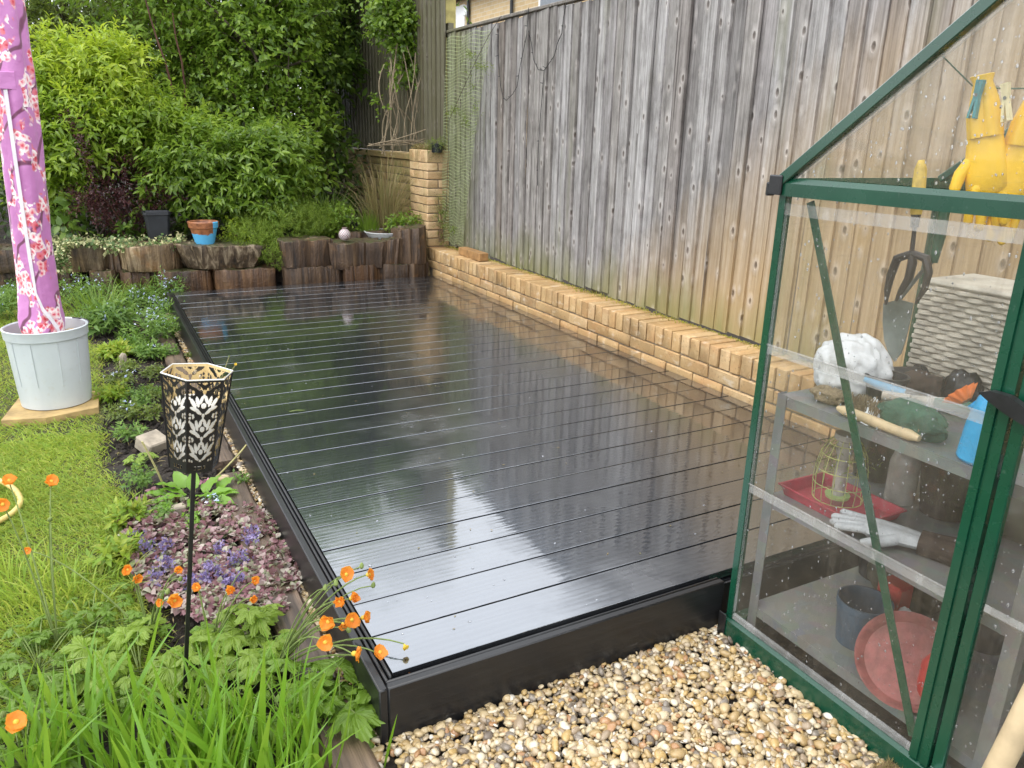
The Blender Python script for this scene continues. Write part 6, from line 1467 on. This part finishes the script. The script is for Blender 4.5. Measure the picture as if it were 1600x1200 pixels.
# small border plants: forget-me-nots, weeds
def lowplant(name, label, px, py, r, h, n, mat, L, W, flowers=0, fm='blueflower', T=T4, cat_='plant', z=0.0):
    c = at(px, py, Z=z); root = empty(name, (c.x, c.y, z), label, cat_); O, d = inball(n, (c.x, c.y, z+h*.35), (r, r, h*.35), .6); O[:, 2] = np.maximum(O[:, 2], z)
    lobj('foliage', [shoots(O, d*.6+np.array([0, 0, .8]), h*.6, 6, L, W, .25, .9, .3, T)], mat, root)
    if flowers:
        O, d = inball(flowers, (c.x, c.y, z+h*.8), (r*1.1, r*1.1, h*.4), .6); lobj('flowers', [shoots(O, d*.4+np.array([0, -.2, .9]), .006, 4, .011, .010, 0, 1.2)], fm, root, 'stuff')
for i, (px, py, r, lab) in enumerate(((40, 470, .22, 'pale blue forget me nots just left of the parasol foot'), (170, 520, .15, 'leafy plant right of the white bucket with blue flowers'), (135, 480, .2, 'pale blue forget me nots right of the parasol foot'), (215, 480, .17, 'forget me nots below the pale log slices'), (250, 505, .09, 'forget me nots hanging over the far edging timber'), (240, 540, .10, 'pale flowered weed before the far edging timber'), (258, 530, .08, 'white and blue flowers against the left side of the deck'), (-10, 500, .2, 'forget me nots at the left edge of the lawn'), (262, 478, .08, 'forget me nots at the far left corner of the deck'))):
    lowplant('forget_me_not', lab, px, py, r, .14+.05*(i % 3), 130 if r > .12 else 60, 'forget', .055 if i != 1 else .085, .014 if i != 1 else .022, 42 if r > .12 else 30)
for px, py, r, n, lab, mt in ((190, 600, .09, 60, 'yellow green weed right of the white bucket', 'olive'), (225, 622, .08, 60, 'fresh green weed patch behind the lantern', 'forget'), (200, 580, .07, 50, 'trailing weed beside the wooden peg', 'olive'), (240, 590, .07, 50, 'yellowish weed left of the lantern rim', 'olive'), (250, 815, .05, 26, 'slender green sprig before the purple ground cover', 'forget'), (300, 830, .04, 22, 'bright green leaves poking through the purple ground cover', 'broad'), (335, 800, .035, 24, 'small white flowered weed in front of the broad leaves', 'forget'), (215, 640, .06, 40, 'small weed patch in the bare soil', 'forget'), (235, 655, .05, 36, 'brownish weed by the lantern', 'olive'), (305, 560, .04, 30, 'weed between far edging timber and deck', 'olive'), (380, 760, .02, 10, 'tiny weed in the gravel strip', 'forget')):
    lowplant('border_weed', lab, px, py, r, .06, n, mt, .024, .013, 14 if 'white' in lab else 0)
for i, (px, py, r_, n_, mt_, L_, lab) in enumerate(((205, 690, .06, 40, 'forget', .03, 'leafy weed at the lawn edge beside the wooden block'), (195, 655, .07, 60, 'olive', .026, 'spreading weed between lawn and bare soil'), (215, 760, .05, 34, 'forget', .03, 'thin weed at the lawn edge left of the broad leaves'), (178, 625, .06, 50, 'grass', .045, 'grassy weed right of the tan slab'), (235, 560, .09, 80, 'forget', .04, 'leafy weed beside the far edging timber'), (205, 548, .10, 90, 'forget', .05, 'leafy clump in the middle of the far border'), (180, 560, .08, 70, 'grass', .06, 'tufted weed right of the bucket rim'), (250, 625, .05, 40, 'olive', .025, 'low weed left of the lantern top'), (262, 560, .05, 40, 'forget', .03, 'small weed on the far edging timber'), (200, 820, .05, 30, 'grass', .05, 'grassy weed at the lawn edge by the purple ground cover'), (190, 880, .06, 40, 'grass', .05, 'grass creeping into the purple ground cover'))):
    lowplant('edge_weed', lab, px, py, r_, .08, n_, mt_, L_, L_*.4, 8 if i in (1, 4, 5) else 0)
c = at(160, 505, Z=0); tuft('long_grass_tuft', 'tuft of long grass at the foot of the logs', (c.x, c.y+.2, 0), 90, .3, .007, 'green', .2, .16); c = at(215, 470, Z=0); tuft('long_grass_tuft', 'long grass blades left of the far deck corner', (c.x, c.y-.1, 0), 70, .26, .006, 'green', .18, .12)
c = at(110, 940, Z=0); tuft('long_grass_tuft', 'uncut grass where the lawn meets the border leaves', (c.x, c.y, 0), 130, .11, .0045, 'grass', .10, .18); c = at(30, 930, Z=0); tuft('long_grass_tuft', 'uncut grass at the left edge of the border leaves', (c.x, c.y, 0), 110, .11, .0045, 'grass', .10, .18)
# small wild flower hanging over the deck by the lantern, and a fallen twig
c = at(335, 640, Z=0); r = empty('buttercup', (c.x, c.y, 0), 'thin buttercup stems with one yellow flower behind the lantern', 'plant')
for a, b, f in (((318, 630), (345, 590), 0), ((335, 620), (358, 557), 0), ((345, 600), (368, 570), 1)):
    p = at(*b, Y=c.y); MB().tube(bez(c, at(*a, Y=c.y), p, 6), .0018, 4).build('flower_stem', 'stem_tan', r, True)
    if f: flower(r, p, (0, -.7, .6), .5, pmy)
    else: link('bud', BUD, r, p, None, .7)
a, b = at(452, 643, Z=.156), at(476, 641, Z=.156); tag(MB().tube([a, (a+b)/2+Vector((0, 0, .003)), b], [.002, .003, .002], 5).build('green_twig', 'stem_green', loc=a), 'small green twig lying on the wet deck', 'twig')
# rain beads on the deck near the front corner
n = 240; Vs = []
for i in range(n):
    q = Vector((U(.02, 2.1), U(.02, 3.2), DZ)) if i > 12 else Vector((U(.03, .16), U(.2, .5), DZ))
    s = .0012+(.006 if i <= 12 else .0025)*random.random()**3; Vs.append(tv*np.array([s*U(.8, 1.6), s, s*.16])+np.array([q.x, q.y, DZ+.0012]))
F = (tf[None]+(np.arange(n)*len(tv))[:, None, None]).reshape(-1, 3); o = link('rain_beads', npmesh('rain_beads', np.concatenate(Vs)-0*np.array(wloc(deck)), F, 'water_drop', True), deck); o['kind'] = 'stuff'

# crumbs of soil and litter on the border
bm = bmesh.new(); bmesh.ops.create_icosphere(bm, subdivisions=1, radius=1); bm.verts.ensure_lookup_table()
cv = np.array([v.co for v in bm.verts]); cf = np.array([[v.index for v in f.verts] for f in bm.faces]); bm.free()
n = 9000; x = RNG.uniform(-.62, -.06, n); y = RNG.uniform(.1, 5.0, n); s_ = np.exp(RNG.normal(math.log(.0045), .55, n)).clip(.002, .02)
Vc = cv[None]*s_[:, None, None]*RNG.uniform(.6, 1.3, (n, 1, 3))*RNG.uniform(.75, 1.25, (n, len(cv), 1)) + np.stack([x, y, np.full(n, -.012)], -1)[:, None]
tag(link('soil_crumbs', npmesh('soil_crumbs', Vc.reshape(-1, 3), (cf[None]+(np.arange(n)*len(cv))[:, None, None]).reshape(-1, 3), 'soil')), 'dark crumbly soil of the flower border', 'soil', kind='stuff')
n = 900; P = np.stack([RNG.uniform(-.6, -.06, n), RNG.uniform(.2, 4.8, n), np.full(n, .002)], -1); a = RNG.uniform(0, 6.28, n); D = np.stack([np.cos(a), np.sin(a), RNG.normal(0, .12, n)], -1)
V, F = leafverts(P, D, np.tile(np.array([[0, 0, 1.]]), (n, 1)), RNG.uniform(.01, .05, n), RNG.uniform(.002, .008, n), T2)
tag(link('leaf_litter', npmesh('leaf_litter', V, F, 'straw')), 'dry straw coloured litter scattered on the border soil', 'litter', kind='stuff')

# fallen petals, leaf bits and grit on the deck boards
n = 130; P = np.stack([RNG.uniform(.02, 2.2, n), RNG.uniform(.05, 4.9, n), np.full(n, DZ+.0022)], -1); a = RNG.uniform(0, 6.28, n); D = np.stack([np.cos(a), np.sin(a), np.zeros(n)], -1)
V, F = leafverts(P, D, np.tile(np.array([[0, 0, 1.]]), (n, 1)), RNG.uniform(.004, .016, n), RNG.uniform(.002, .006, n), T2)
tag(link('leaf_bits', npmesh('leaf_bits', V, F, 'straw')), 'tiny pale leaf bits scattered over the wet deck', 'litter', kind='stuff')
